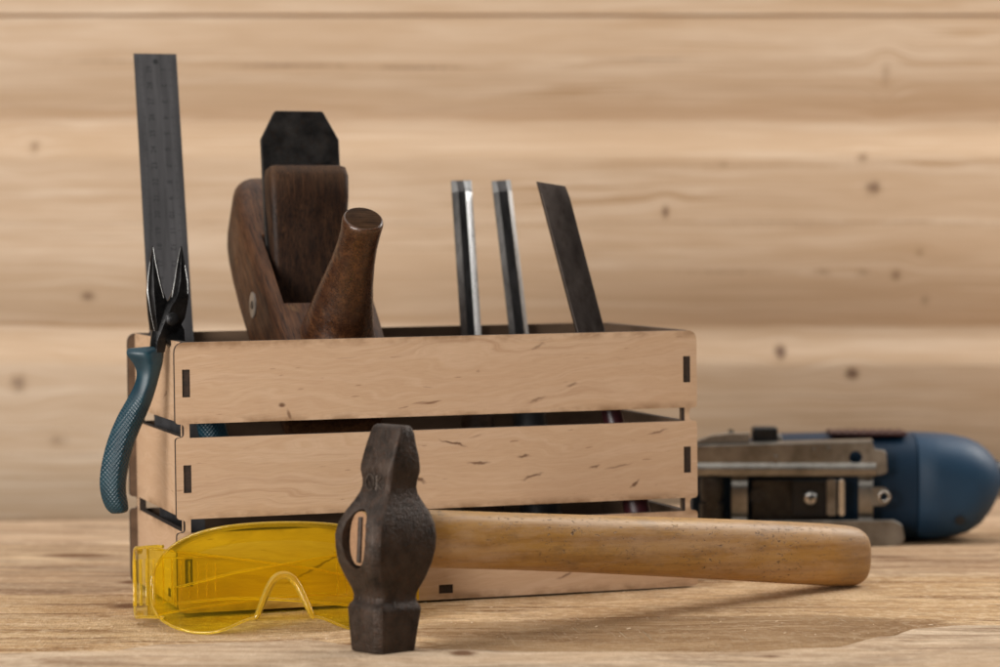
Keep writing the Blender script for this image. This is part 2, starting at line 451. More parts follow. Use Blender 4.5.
M_BODY = darkwood('plane_body_wood', 2, seed=2, rough=.5)
M_WEDGE = darkwood('plane_wedge_wood', 5, (.014, .0065, .004), (.034, .015, .0075), (.066, .030, .014), .5, 9, .06)
M_HORN = darkwood('plane_horn_wood', 2, (.026, .009, .004), (.062, .023, .009), (.135, .052, .018), .22, 4, .30, .6)
M_HORN_END = darkwood('horn_end_grain', 0, (.018, .010, .006), (.040, .021, .012), (.07, .038, .02), .8, 14, .05, .05)

def teal():
    m = Mat('teal_grip'); x, y, z = m.sep(m.p)[:3]
    n = m.noise(m.p, .12, 4, .6)
    k = 2 * math.pi / 1.9                 # diamond knurling moulded into the lower half
    s1 = m.ma('SINE', m.ma('MULTIPLY', m.ma('ADD', x, m.ma('MULTIPLY', z, .75)), k)); s2 = m.ma('SINE', m.ma('MULTIPLY', m.ma('SUBTRACT', x, m.ma('MULTIPLY', z, .75)), k))
    v = m.ma('MULTIPLY_ADD', m.ma('ADD', s1, s2), .25, .5)
    gate = m.ma('MULTIPLY', m.rng(z, -52, -40, 1, 0), m.rng(x, -33, -27, 1, 1))
    c = m.ramp(n, [(.3, (.004, .025, .040)), (.7, (.007, .040, .058))])
    c = m.mix(m.rng(m.noise(m.p, .25, 4, .6), .55, .75, 0, .35), c, (.02, .07, .095))
    m.set(Base_Color=c, Roughness=m.rng(n, .3, .7, .34, .46))
    m.bump(m.ma('MULTIPLY', v, gate), .30)
    return m.m
M_TEAL = teal()

def handle_wood():
    m = Mat('hammer_handle_wood'); x, y, z = m.sep(m.p)[:3]
    n = m.noise(m.comb(m.ma('MULTIPLY', x, .008), m.ma('MULTIPLY', y, .22), m.ma('MULTIPLY', z, .22)), 1, 5, .6, .3)
    f = m.noise(m.comb(m.ma('MULTIPLY', x, .05), m.ma('MULTIPLY', y, 1.2), m.ma('MULTIPLY', z, 1.2)), 1, 4, .65)
    c = m.ramp(n, [(.28, (.56, .315, .085)), (.5, (.47, .245, .058)), (.74, (.32, .15, .035))])
    c = m.mix(m.rng(f, .52, .74, 0, .40), c, (.17, .085, .03))
    worn = m.noise(m.comb(m.ma('MULTIPLY', x, .016), m.ma('MULTIPLY', y, .07), m.ma('MULTIPLY', z, .07)), 1, 6, .7)
    top = m.rng(z, -6, 12, 0, 1)
    c = m.mix(m.ma('MULTIPLY', m.rng(worn, .42, .62, 0, .50), top), c, (.62, .42, .27))  # upper side only: highlight painted into the wood as pale worn patches
    d = m.noise(m.comb(m.ma('MULTIPLY', x, .30), m.ma('MULTIPLY', y, .62), m.ma('MULTIPLY', z, .62)), 1, 4, .7, .6)
    gate = m.noise(m.p, .03, 3, .6)
    dm = m.ma('MULTIPLY', m.rng(d, .575, .66, 0, 1), m.rng(gate, .38, .58, .15, 1))
    c = m.mix(m.ma('MULTIPLY', dm, .85), c, (.055, .035, .022))
    gr = m.noise(m.comb(m.ma('MULTIPLY', x, .02), m.ma('MULTIPLY', y, .05), m.ma('MULTIPLY', z, .05)), 1.6, 5, .7)
    c = m.mix(m.rng(gr, .54, .72, 0, .5), c, (.17, .10, .05))
    c = m.mix(m.rng(x, 318, 336, 0, .35), c, (.25, .16, .10))
    m.set(Base_Color=c, Roughness=m.rng(worn, .3, .7, .36, .55))
    m.bump(m.ma('SUBTRACT', m.ma('MULTIPLY', f, .5), dm), .12)
    return m.m
M_HANDLE = handle_wood()
M_HANDLE_END = plain('handle_end_grain', (.30, .165, .085), .6, 0, .25, .8, .1)

def tinted(name, col, edge=False):
    """thin moulded polycarbonate: tinted see-through sheet with a clear-coat reflection"""
    m = Mat(name)
    if edge:
        m.set(Base_Color=col, Roughness=.06, IOR=1.45)
        m.b.inputs['Transmission Weight'].default_value = .85
        return m.m
    tr = m.t.nodes.new('ShaderNodeBsdfTransparent'); tr.inputs[0].default_value = (*col, 1)
    gl = m.t.nodes.new('ShaderNodeBsdfGlossy'); gl.inputs['Roughness'].default_value = .05
    df = m.t.nodes.new('ShaderNodeBsdfDiffuse'); df.inputs[0].default_value = (.92, .62, .02, 1)
    fr = m.t.nodes.new('ShaderNodeFresnel'); fr.inputs[0].default_value = 1.5
    sm = m.noise(m.p, .05, 5, .6)
    mixd = m.t.nodes.new('ShaderNodeMixShader'); m.put(mixd.inputs[0], m.rng(sm, .3, .7, .025, .065))
    m.t.links.new(tr.outputs[0], mixd.inputs[1]); m.t.links.new(df.outputs[0], mixd.inputs[2])
    mx = m.t.nodes.new('ShaderNodeMixShader')
    m.t.links.new(fr.outputs[0], mx.inputs[0]); m.t.links.new(mixd.outputs[0], mx.inputs[1]); m.t.links.new(gl.outputs[0], mx.inputs[2])
    m.t.links.new(mx.outputs[0], m.out.inputs[0])
    m.t.nodes.remove(m.b)
    return m.m
M_LENS = tinted('yellow_lens', (.98, .87, .07))
M_LENS2 = tinted('yellow_arm', (.985, .93, .40))
M_RIM = tinted('amber_rim', (1.0, .78, .09), True)

# ------------------------------------------------------------------ the wall of round-faced boards
def nice_wall():
    WY, PER = 2260.0, 165.6
    wall = empty('wall', (0, WY, 0)); tag(wall, 'blurred pale pine wall of rounded horizontal boards behind the crate', 'wall', kind='structure')
    def sm(t): t = max(0.0, min(1.0, t)); return t * t * (3 - 2 * t)
    def prof(z):                       # how far the face stands out: each round swell leans back slowly below, quickly above
        t = ((z - 126.0) % PER) / PER
        return -15.0 * (1 - (1 - min(1, t / .40)) ** 2.2) * sm((1 - t) / .20)
    kn = [[], [], [], []]
    def knot(u, v, rx, ry, amt):
        p = at_depth(u, v, WY - 8)
        k = int((p.z - 43) // PER) + 1
        kn[max(0, min(3, k))].append((p.x, p.z, rx * 1.13, ry * 1.13, amt))
    for a in ((665, 212, 3.0, 5, .85), (872, 188, 7, 6, .72), (780, 352, 4.5, 6, .95), (851, 373, 5.5, 5, .95), (848, 432, 6, 7, .7), (895, 275, 5, 5, .62),
              (918, 252, 4, 4, .5), (862, 158, 5, 4, .6), (925, 300, 4, 4, .5), (88, 296, 7, 5, .62), (35, 147, 5, 6, .55), (20, 383, 8, 8, .62), (345, 280, 5, 3, .5),
              (885, 75, 4, 9, .45), (60, 440, 9, 6, .5), (822, 272, 8, 3, .5), (722, 165, 6, 3, .5), (862, 272, 6, 3, .5),
              (290, 66, 60, 1.3, .62), (420, 68, 55, 1.3, .62), (650, 60, 45, 1.2, .5), (110, 62, 70, 1.0, .5), (730, 166, 120, 1.2, .42), (300, 222, 160, 1.0, .36),
              (800, 222, 160, 1.2, .40), (720, 272, 60, 1.6, .42), (800, 226, 60, 1.1, .4), (90, 455, 80, 1.6, .4), (40, 520, 120, 2, .45)): knot(*a)
    for k in range(4):
        z0, z1 = 43 + PER * (k - 1), 43 + PER * k
        gl, gh = (.1, .1) if k < 2 else ((.1, 1.3) if k == 2 else (1.3, .1))
        zs = [z0 + gl + (z1 - z0 - gl - gh) * i / 90 for i in range(91)]
        rows = []
        for x in (-1100, 1100):
            row = [(x, prof(zz), zz) for zz in zs]
            row = [(x, row[0][1] + gl * 3, z0 + .05)] + row + [(x, row[-1][1] + gh * 3, z1 - .05)]
            row = [(x, 14, z0 + .05)] + row + [(x, 14, z1 - .05)]
            rows.append(row)
        g = Geo(); g.loft(rows, True)
        mt = pine('wall_pine_%d' % k, 0, 2, 1, kn[k], seed=k * 1.7 + .3, pale=(.78, .61, .45), mid=(.67, .485, .325), dark=(.50, .32, .18), broad=.28,
                  knotc=(.20, .12, .08), band=.045, fine=.05, fu=.01, rough=.5, contrast=1.35, bump=.05, wob=3.5)
        g.build('board', mt, wall, smooth=40)
    g = Geo(); g.box((0, 20, 220), (2200, 8, 720)); g.build('backing', plain('wall_backing', (.10, .06, .035), .8), wall)
    return wall
nice_wall()

# ------------------------------------------------------------------ the table of rough planks
def vnoise(x, seed=0):
    return (math.sin(x * .013 + seed) + .6 * math.sin(x * .031 + 2.1 * seed + 1) + .35 * math.sin(x * .071 + 3.3 * seed)) / 1.95

def interp(x, pts):
    if x <= pts[0][0]: return pts[0][1]
    for (a, b), (c, d) in zip(pts, pts[1:]):
        if x <= c:
            t = (x - a) / (c - a); t = t * t * (3 - 2 * t)
            return b + (d - b) * t
    return pts[-1][1]

def front_edge(x):     # ragged far edge of the nearest plank
    return interp(x, [(-300, 1347), (-235, 1350), (-190, 1352), (-166, 1374), (-130, 1382), (-95, 1389), (-70, 1372), (-20, 1358), (20, 1352),
                      (110, 1354), (160, 1368), (195, 1405), (215, 1432), (240, 1442), (330, 1450)]) + .7 * vnoise(x * 5, 1) + .4 * math.sin(x * .9)

def ztop_mid(x):       # the middle plank is a little lower at the left
    return max(-3.0, min(3.4, (x - 113) * .0165 + 2.6))

def ztop_front(x): return 3.2 + .5 * vnoise(x, 3)

def table():
    t = empty('table', (0, 1450, 0)); tag(t, 'rough sawn plank table top under the tools', 'table', kind='structure')
    xs = np.concatenate([np.arange(-1000, -330, 12.0), np.arange(-330, 330, 2.0), np.arange(330, 1001, 12.0)])
    def strip(name, y0f, y1f, zf, mat, n, lip=2.0, power=1.0):
        V = []; Fc = []; nx = len(xs)
        prof = [(0, -22), (0, -lip)] + [(i / n, None) for i in range(0, n + 1)] + [(1, -lip), (1, -22)]
        for x in xs:
            a, b = y0f(x), y1f(x)
            for (s, dz) in prof:
                if dz is None:
                    e = min(s * (b - a), (1 - s) * (b - a))
                    rnd = -lip * max(0, 1 - e / (lip * 1.6)) ** 2
                    y = a + (b - a) * s
                    z = zf(x, y) + rnd
                else:
                    y = a + (b - a) * s + (.0 if s == 0 else 0); z = zf(x, y) + dz - (0 if dz < -10 else lip * .3)
                V.append((x, y - 1450, z))
        m = len(prof)
        for i in range(nx - 1):
            for j in range(m - 1):
                a = i * m + j
                Fc.append((a, a + m, a + m + 1, a + 1))
        return mk(name, V, Fc, mat, t, smooth=50)
    seam1 = lambda x: 1612 + .06 * x + 4 * vnoise(x, 5)
    seam2 = lambda x: 1752 + .10 * x + 4 * vnoise(x, 2)
    seam3 = lambda x: 1892 + .16 * x + 4 * vnoise(x, 8)
    back = lambda x: max(1925, min(2215, 2059 + .237 * x)) + 2 * vnoise(x, 4)
    # the nearest plank: planed, waney far edge
    m_front = pine('table_pine_front', 0, 1, 2, [(-18, 1338 - 1450, 7, 10), (130, 1335 - 1450, 7, 5, .7), (-150, 1300 - 1450, 60, 2.5, .5), (90, 1318 - 1450, 90, 2.5, .5)], seed=.4, pale=(.82, .645, .465), mid=(.66, .475, .31), dark=(.27, .165, .095),
                   band=.012, fine=.07, fu=.05, gmix=.42, rough=.85, spec=.06, contrast=2.3, bump=.9, grey=.55, wob=14, fuzz=.4, broad=.7)
    m_mid = pine('table_pine_middle', 0, 1, 2, [(-206, 1548 - 1450, 13, 13, .95), (-236, 1556 - 1450, 40, 3, .7), (-70, 1402 - 1450, 12, 9, .8), (-250, 1520 - 1450, 60, 3, .6), (150, 1500 - 1450, 80, 3, .55), (60, 1470 - 1450, 50, 2.5, .55), (-210, 1430 - 1450, 40, 3, .5)], seed=1.9, pale=(.84, .61, .37), mid=(.66, .43, .225), dark=(.24, .125, .055),
                 band=.014, fine=.08, fu=.06, gmix=.42, rough=.85, spec=.06, contrast=2.3, bump=1.1, saw=.8, sawbox=(-28, 200, -100, 14), specks=.35, wob=10, grey=.22, fuzz=.55, broad=.75)
    m_rear = pine('table_pine_rear', 0, 1, 2, [(-268, 1776 - 1450, 24, 11), (281, 1828 - 1450, 26, 7), (238, 1710 - 1450, 20, 8, .8), (-215, 1640 - 1450, 10, 8), (-290, 1712 - 1450, 70, 4, .6), (250, 1690 - 1450, 60, 3.5, .7), (290, 1660 - 1450, 40, 3, .6), (-240, 1668 - 1450, 60, 3, .6)], seed=3.1, pale=(.83, .61, .39), mid=(.60, .405, .245), dark=(.20, .11, .06),
                  band=.022, fine=.07, fu=.03, gmix=.5, rough=.85, spec=.06, contrast=2.5, bump=.8, grey=.7, wob=16, fuzz=.3, broad=.85)
    m_far = pine('table_pine_far', 0, 1, 2, [(300, 1800 - 1450, 24, 10)], seed=4.6, pale=(.78, .59, .41), mid=(.60, .415, .265), dark=(.34, .215, .135),
                 band=.02, fine=.07, fu=.03, gmix=.5, rough=.85, spec=.06, contrast=1.7, bump=.4, grey=.7, wob=12, fuzz=.25, broad=.6)
    fe = lambda x: front_edge(x)
    def zmid(x, y):
        e = y - fe(x)
        return ztop_mid(x) - 3.0 * math.exp(-max(0, e) / 45.0) + .35 * vnoise(x + y * 2, 6)
    def zfront(x, y):
        d = fe(x) - y
        return ztop_front(x) + .8 * math.exp(-((d - 45) / 30.0) ** 2) * vnoise(x * .7, 9)
    strip('plank', lambda x: 880.0, lambda x: fe(x) - .3, zfront, m_front, 60, 1.6)
    strip('plank', lambda x: fe(x) + .3, lambda x: seam1(x) - .4, zmid, m_mid, 60, 1.4)
    strip('plank', lambda x: seam1(x) + .5, lambda x: seam2(x) - .4, lambda x, y: ztop_mid(x) + 1.2 + .6 * vnoise(x + 3 * y, 2), m_rear, 30, 1.6)
    strip('plank', lambda x: seam2(x) + .5, lambda x: seam3(x) - .4, lambda x, y: -2.2 + .4 * vnoise(x + 3 * y, 4), m_rear, 30, 1.6)
    strip('plank', lambda x: seam3(x) + .5, back, lambda x, y: -2.0 + .5 * vnoise(x + 3 * y, 5), m_far, 30, 1.6)
    g = Geo(); g.box((0, 1400 - 1450, -34), (2000, 1030, 20)); g.build('underside', plain('table_underside', (.05, .035, .025), .8), t)
table()

# ------------------------------------------------------------------ the crate
W, D, H = 300.0, 142.5, 145.7
SL = [(0.0, 43.1), (50.6, 94.3), (101.9, 145.7)]
T = 3.6
def fillet(pts, seg=5):
    """pts: (x, y, r) corner list -> polyline with rounded corners"""
    out = []; n = len(pts)
    for i in range(n):
        p = Vector(pts[i][:2]); r = pts[i][2]
        a = Vector(pts[i - 1][:2]); b = Vector(pts[(i + 1) % n][:2])
        if r <= 0: out.append((p.x, p.y)); continue
        d1 = (a - p).normalized(); d2 = (b - p).normalized()
        ang = d1.angle(d2)
        if ang > math.pi - .02: out.append((p.x, p.y)); continue
        t = min(r / math.tan(ang / 2), (a - p).length * .49, (b - p).length * .49)
        s = p + d1 * t; e = p + d2 * t
        for k in range(seg + 1):
            q = k / seg
            c = s * (1 - q) ** 2 + p * 2 * q * (1 - q) + e * q * q
            out.append((c.x, c.y))
    return out

def long_panel_outline(L):
    R, nd = 6.0, 4.6
    right = []; left = []
    right.append((L, 0, 4)); left.append((0, 0, 4))
    for k in range(2):
        z0, z1 = SL[k][1], SL[k + 1][0]
        right += [(L, z0 + .2, R), (L - nd, z0 + .2, 2.5), (L - nd, z1 - .2, 2.5), (L, z1 - .2, R)]
        left += [(0, z0 + .2, R), (nd, z0 + .2, 2.5), (nd, z1 - .2, 2.5), (0, z1 - .2, R)]
    right.append((L, H, R)); left.append((0, H, R))
    return fillet(right + left[::-1])

def long_panel_holes(L, bottom=True):
    hs = []
    for k in range(2):
        hs.append([(7.6, SL[k][1]), (L - 7.6, SL[k][1]), (L - 7.6, SL[k + 1][0]), (7.6, SL[k + 1][0])])
    for z in (14.3, 64.8, 116.2):
        for x in (4.0, L - 8.2):
            hs.append([(x, z), (x + 4.2, z), (x + 4.2, z + 14.9), (x, z + 14.9)])
    if bottom:
        for x in (L / 2,):
            hs.append([(x - 4, 3.4), (x + 4, 3.4), (x + 4, 8.2), (x - 4, 8.2)])
    return hs

STAIN = [101.9, 50.6, 145, 43, 1]
def crate():
    c = empty('tool_crate', CT, CM)
    tag(c, 'open plywood crate of three slats per side holding hand tools', 'crate')
    def tint(seed, marks=()): return plywood('birch_plywood_%d' % seed, seed, STAIN, marks=marks)
    fm = [(58.5, 110.5, 2.2, 1.6, 0, .9), (62.5, 105.0, 1.2, 3.5, .3, .7), (118, 73.0, 17, 1.0, -.10, .85), (135.0, 67.5, 5, 1.1, -.7, .85),
          (155, 86.5, 9, .8, -.30, .9), (170, 75, 7, .9, -.08, .8), (196, 77.5, 4, .9, -.1, .8), (201, 66.5, 7, 1.0, .18, .8), (262, 59.5, 4, 1.2, .42, .85), (276, 88.5, 7, .7, .16, .7),
          (225, 117, 4, .8, 0, .6), (204, 109, 6, .9, .15, .55), (205, 138.5, 5, .9, .2, .5), (252, 70, 9, .6, .12, .6), (238, 70.5, 4, .8, .1, .7),
          (80, 23, 24, .9, .42, .8), (230, 16, 4, .8, .3, .8), (220, 10, 6, .8, .3, .7)]
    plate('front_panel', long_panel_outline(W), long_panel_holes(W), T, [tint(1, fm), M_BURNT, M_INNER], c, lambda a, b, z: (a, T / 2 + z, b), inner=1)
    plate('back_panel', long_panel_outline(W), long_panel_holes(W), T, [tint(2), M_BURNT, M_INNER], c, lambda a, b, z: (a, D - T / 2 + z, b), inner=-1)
    # short sides: between the long panels, tabs reaching into their slots
    def side_outline():
        y0, y1 = T + .15, D - T - .15
        near = [(y0, 0, 0)]; far = [(y1, 0, 0)]
        for z in (14.6, 65.1, 116.5):
            near += [(y0, z, 0), (.8, z, 0), (.8, z + 14.3, 0), (y0, z + 14.3, 0)]
            far += [(y1, z, 0), (D - .8, z, 0), (D - .8, z + 14.3, 0), (y1, z + 14.3, 0)]
        near.append((y0, H, 2)); far.append((y1, H, 2))
        return fillet(far + near[::-1])
    holes = []
    for k in range(2):
        holes.append([(T + 3.2, SL[k][1]), (D - T - 7, SL[k][1]), (D - T - 7, SL[k + 1][0]), (T + 3.2, SL[k + 1][0])])
    for y in (45, 98):
        holes.append([(y - 4, 3.4), (y + 4, 3.4), (y + 4, 8.2), (y - 4, 8.2)])
    for i, x0 in enumerate((4.15, W - 8.05)):
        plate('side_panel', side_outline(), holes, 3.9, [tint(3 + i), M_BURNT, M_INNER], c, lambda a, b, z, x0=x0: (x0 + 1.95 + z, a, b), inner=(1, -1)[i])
    o = [(8.2, T + .2, 0), (W - 8.2, T + .2, 0), (W - 8.2, D - T - .2, 0), (8.2, D - T - .2, 0)]
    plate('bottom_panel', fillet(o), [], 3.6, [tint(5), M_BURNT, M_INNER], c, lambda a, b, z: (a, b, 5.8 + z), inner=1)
    for y in (1.9, D - 1.9):                           # scorched tab ends that fill the small slots
        g = Geo(); g.box((W / 2, y, 5.8), (7.6, 2.4, 4.4)); g.build('tab', M_BURNT, c)
    for y in (45, 98):
        for x in (6.1, W - 6.1):
            g = Geo(); g.box((x, y, 5.8), (2.4, 7.6, 4.4)); g.build('tab', M_BURNT, c)
crate()

# ------------------------------------------------------------------ steel ruler
def ruler():
    yr, yt = 128.0, 178.0
    pr = on_crate(171.5, 335, yr); pt = on_crate(154.9, 54, yt)
    ax = (pt - pr).normalized()
    L = (pt.z - 8.0) / ax.z; off = L - 303.0
    base = pt - ax * L
    m3 = CM @ axes(ax, Vector((-.02, -1, 0)))
    o = empty('ruler', crate_pt(*base), m3)
    tag(o, 'dark steel ruler standing tallest in the crate behind the pliers', 'ruler')
    w = 12.8
    plate('blade', [(-w, 0), (w, 0), (w, L), (-w, L)], [], .9, [M_RULER, M_BLADE], o, lambda a, b, z: (a, z, b))
    g = Geo()
    y = -.47
    def quad(x0, z0, x1, z1): g.add([(x0, y, z0), (x1, y, z0), (x1, y, z1), (x0, y, z1)], [(0, 1, 2, 3)])
    n = 0
    mm = 3.0 + off
    while mm < L - 2:
        i = int(round(mm - 3 - off))
        l = 5.4 if i % 10 == 0 else (4.2 if i % 5 == 0 else 2.8)
        quad(-w + .3, mm - .09, -w + .3 + l, mm + .09)
        quad(w - .3 - l, mm - .09, w - .3, mm + .09)
        mm += 1.0
    def text(s, x, z, size, flip):
        cu = bpy.data.curves.new('t', 'FONT'); cu.body = s; cu.size = size; cu.align_x = 'CENTER'; cu.align_y = 'CENTER'
        t = bpy.data.objects.new('t', cu); COL.objects.link(t)
        dg = bpy.context.evaluated_depsgraph_get(); me = bpy.data.meshes.new_from_object(t.evaluated_get(dg))
        vs = []
        for v in me.vertices:
            a, b = v.co.x, v.co.y
            vs.append((x + (b if flip else -b), y, z + (-a if flip else a)))
        g.add(vs, [tuple(p.vertices) for p in me.polygons])
        bpy.data.objects.remove(t); bpy.data.curves.remove(cu); bpy.data.meshes.remove(me)
    for k in range(1, 30):
        text(str(k), -4.1, off + 3 + 10 * k, 4.6, False)
        text(str(30 - k), 4.1, off + 3 + 10 * k, 4.6, True)
    g.build('markings', M_MARK, o, smooth=None)
    h = Geo(); h.tube([(0, -.55, L - 5), (0, -.5, L - 5)], 1.6, 14)
    h.build('hang_hole', M_MARK, o)
ruler()

# ------------------------------------------------------------------ pliers straddling the left end of the crate
def pliers():
    Y = 34.0
    piv = on_crate(171, 319, Y)
    o = empty('pliers', crate_pt(*piv), CM)
    tag(o, 'open pliers with teal grips hooked over the left end of the crate', 'pliers')
    sc = 0
    def P(u, v, dy=0.0):
        q = on_crate(u, v, Y + dy); return q - piv
    def sect(u0, u1, v, th, e=2.6, n=16, dy=0.0, tilt=0.0):
        a = P(u0, v, dy); b = P(u1, v, dy); c = (a + b) / 2; hw = (b - a).length / 2; d = (b - a).normalized()
        return [c + d * x + Vector((0, 1, 0)) * (yy + tilt * x) for x, yy in super_ring(n, hw, th, e)]
    def diamond(u0, u1, v, th, ridge=.5, dy=0.0):
        # flat-faced section with a ridge towards the viewer
        a = P(u0, v, dy); b = P(u1, v, dy); m = a.lerp(b, ridge)
        yv = Vector((0, 1, 0))
        return [a + yv * 0, a.lerp(m, .45) - yv * th * .62, m - yv * th, m.lerp(b, .45) - yv * th * .85, b - yv * th * .35, b + yv * th * .6, m + yv * th, a + yv * th * .6]
    # left jaw (its lever is the inner grip) and right jaw
    g = Geo()
    g.loft([diamond(152.6, 153.6, 246, .5, .3), diamond(150.6, 156.2, 258, 1.7, .3), diamond(148.4, 159.4, 275, 2.9, .35), diamond(146.8, 163.4, 293, 3.9, .35),
            diamond(147.4, 167.5, 303, 4.5, .3), diamond(148.6, 177, 316, 4.7, .2), diamond(150.5, 184, 330, 4.7, .15), diamond(160, 184.4, 339, 4.5, .15), diamond(172, 187, 350, 4.2, .3)])
    g.build('jaw', M_PLIER, o, smooth=25, bevel=.35)
    g = Geo()
    g.loft([diamond(180.4, 181.4, 246, .5, .3), diamond(177.4, 184.2, 262, 1.8, .35), diamond(174.6, 187.4, 280, 2.9, .35), diamond(172, 188, 292, 3.6, .3),
            diamond(169, 187.4, 299, 4.1, .3), diamond(163, 186.5, 305, 4.2, .3), diamond(156, 184, 318, 4.3, .3), diamond(151.5, 176, 332, 4.3, .3), diamond(150.5, 166, 341, 4.2, .3), diamond(149.5, 163.8, 352, 4.0, .4)], m=Matrix.Translation((0, -1.4, 0)))
    g.build('jaw', M_PLIER, o, smooth=25, bevel=.35)
    # bright worn cutting edges along the jaws
    g = Geo()
    g.tube([P(153.2, 247, -1.2), P(155.3, 262, -2.6), P(159.2, 280, -4.2), P(163.8, 298, -5)], [.2, .32, .3, .2], 6)
    g.tube([P(150.0, 262, -2.0), P(148.4, 276, -2.9), P(147.6, 292, -3.2), P(150.4, 312, -4.6), P(154.5, 331, -5.2)], [.25, .42, .35, .2, .15], 6)
    g.tube([P(180.6, 247, -2.2), P(177.6, 262, -3.6), P(174.8, 281, -5.0), P(172.2, 297, -5.6)], [.2, .34, .38, .34], 6)
    g.tube([P(184.8, 265, -3.0), P(187.6, 282, -3.8), P(187.9, 294, -4.6)], [.2, .35, .2], 6)
    g.build('cutting_edge', M_PLIER_EDGE, o, smooth=60)
    g = Geo(); g.tube([P(172, 319, -4.6), P(172, 319, -5.9), P(172, 319, -6.2)], [3.6, 3.6, 3.0], 24); g.build('pivot', M_PLIER, o, smooth=40)
    # outer grip: two faces meeting in a ridge, flared finger guard
    def grip(rows, name='grip', dy=0.0):
        rings = []
        for (u0, u1, v, slope, th, rid) in rows:
            a = P(u0, v - slope, dy); b = P(u1, v + slope, dy); m = a.lerp(b, rid); y = Vector((0, 1, 0))
            pts = [a, a.lerp(m, .3) - y * th * .55, a.lerp(m, .75) - y * th * .93, m - y * th, m.lerp(b, .3) - y * th * .90, m.lerp(b, .8) - y * th * .55, b,
                   m.lerp(b, .7) + y * th * .7, m + y * th * .9, a.lerp(m, .4) + y * th * .7]
            rings.append(pts)
        # refine along the length
        fine = []
        for i in range(len(rings) - 1):
            for k in range(4):
                t = k / 4
                p0 = rings[max(i - 1, 0)]; p1 = rings[i]; p2 = rings[i + 1]; p3 = rings[min(i + 2, len(rings) - 1)]
                fine.append([0.5 * ((2 * b_) + (c_ - a_) * t + (2 * a_ - 5 * b_ + 4 * c_ - d_) * t * t + (3 * b_ - a_ - 3 * c_ + d_) * t ** 3) for a_, b_, c_, d_ in zip(p0, p1, p2, p3)])
        fine.append(rings[-1])
        g = Geo(); g.loft(fine); ob = g.build(name, M_TEAL, o, smooth=38)
        s = ob.modifiers.new('soft', 'BEVEL'); s.width = .5 * S; s.segments = 2; s.limit_method = 'ANGLE'; s.angle_limit = .5
        return ob
    grip([(128, 163.5, 347, -1.5, 4.6, .5), (126.4, 164.0, 349.5, -2.5, 6.0, .5), (127.5, 164.0, 354, -2.0, 7.0, .5), (133.5, 162.5, 364, 0, 6.6, .5), (136.6, 159.6, 374, 1, 6.2, .5),
          (134.6, 156.2, 386, 2, 6.2, .5), (127.6, 150.2, 402, 4, 6.4, .5), (117.5, 141.5, 421, 5, 6.6, .52), (108.6, 134.2, 441, 4, 6.8, .54), (102.6, 129.4, 461, 2.5, 6.9, .56),
          (99.6, 126.6, 480, .5, 6.8, .57), (101.0, 126.4, 494, -1.5, 6.5, .58), (105.5, 128.0, 505, -2.5, 6.0, .58), (111, 128.4, 511, -2.2, 5.0, .6), (115, 127, 512.6, -1.2, 3.6, .6)])
    grip([(172, 190, 351, 0, 6, .5), (178, 202, 368, 0, 6.2, .5), (186, 213, 395, 0, 6.4, .5), (196, 226, 425, 0, 6.6, .5), (202, 232, 455, 0, 6.6, .5), (203, 232, 485, 0, 6.4, .5), (205, 228, 500, 0, 5, .5)], dy=6)
pliers()

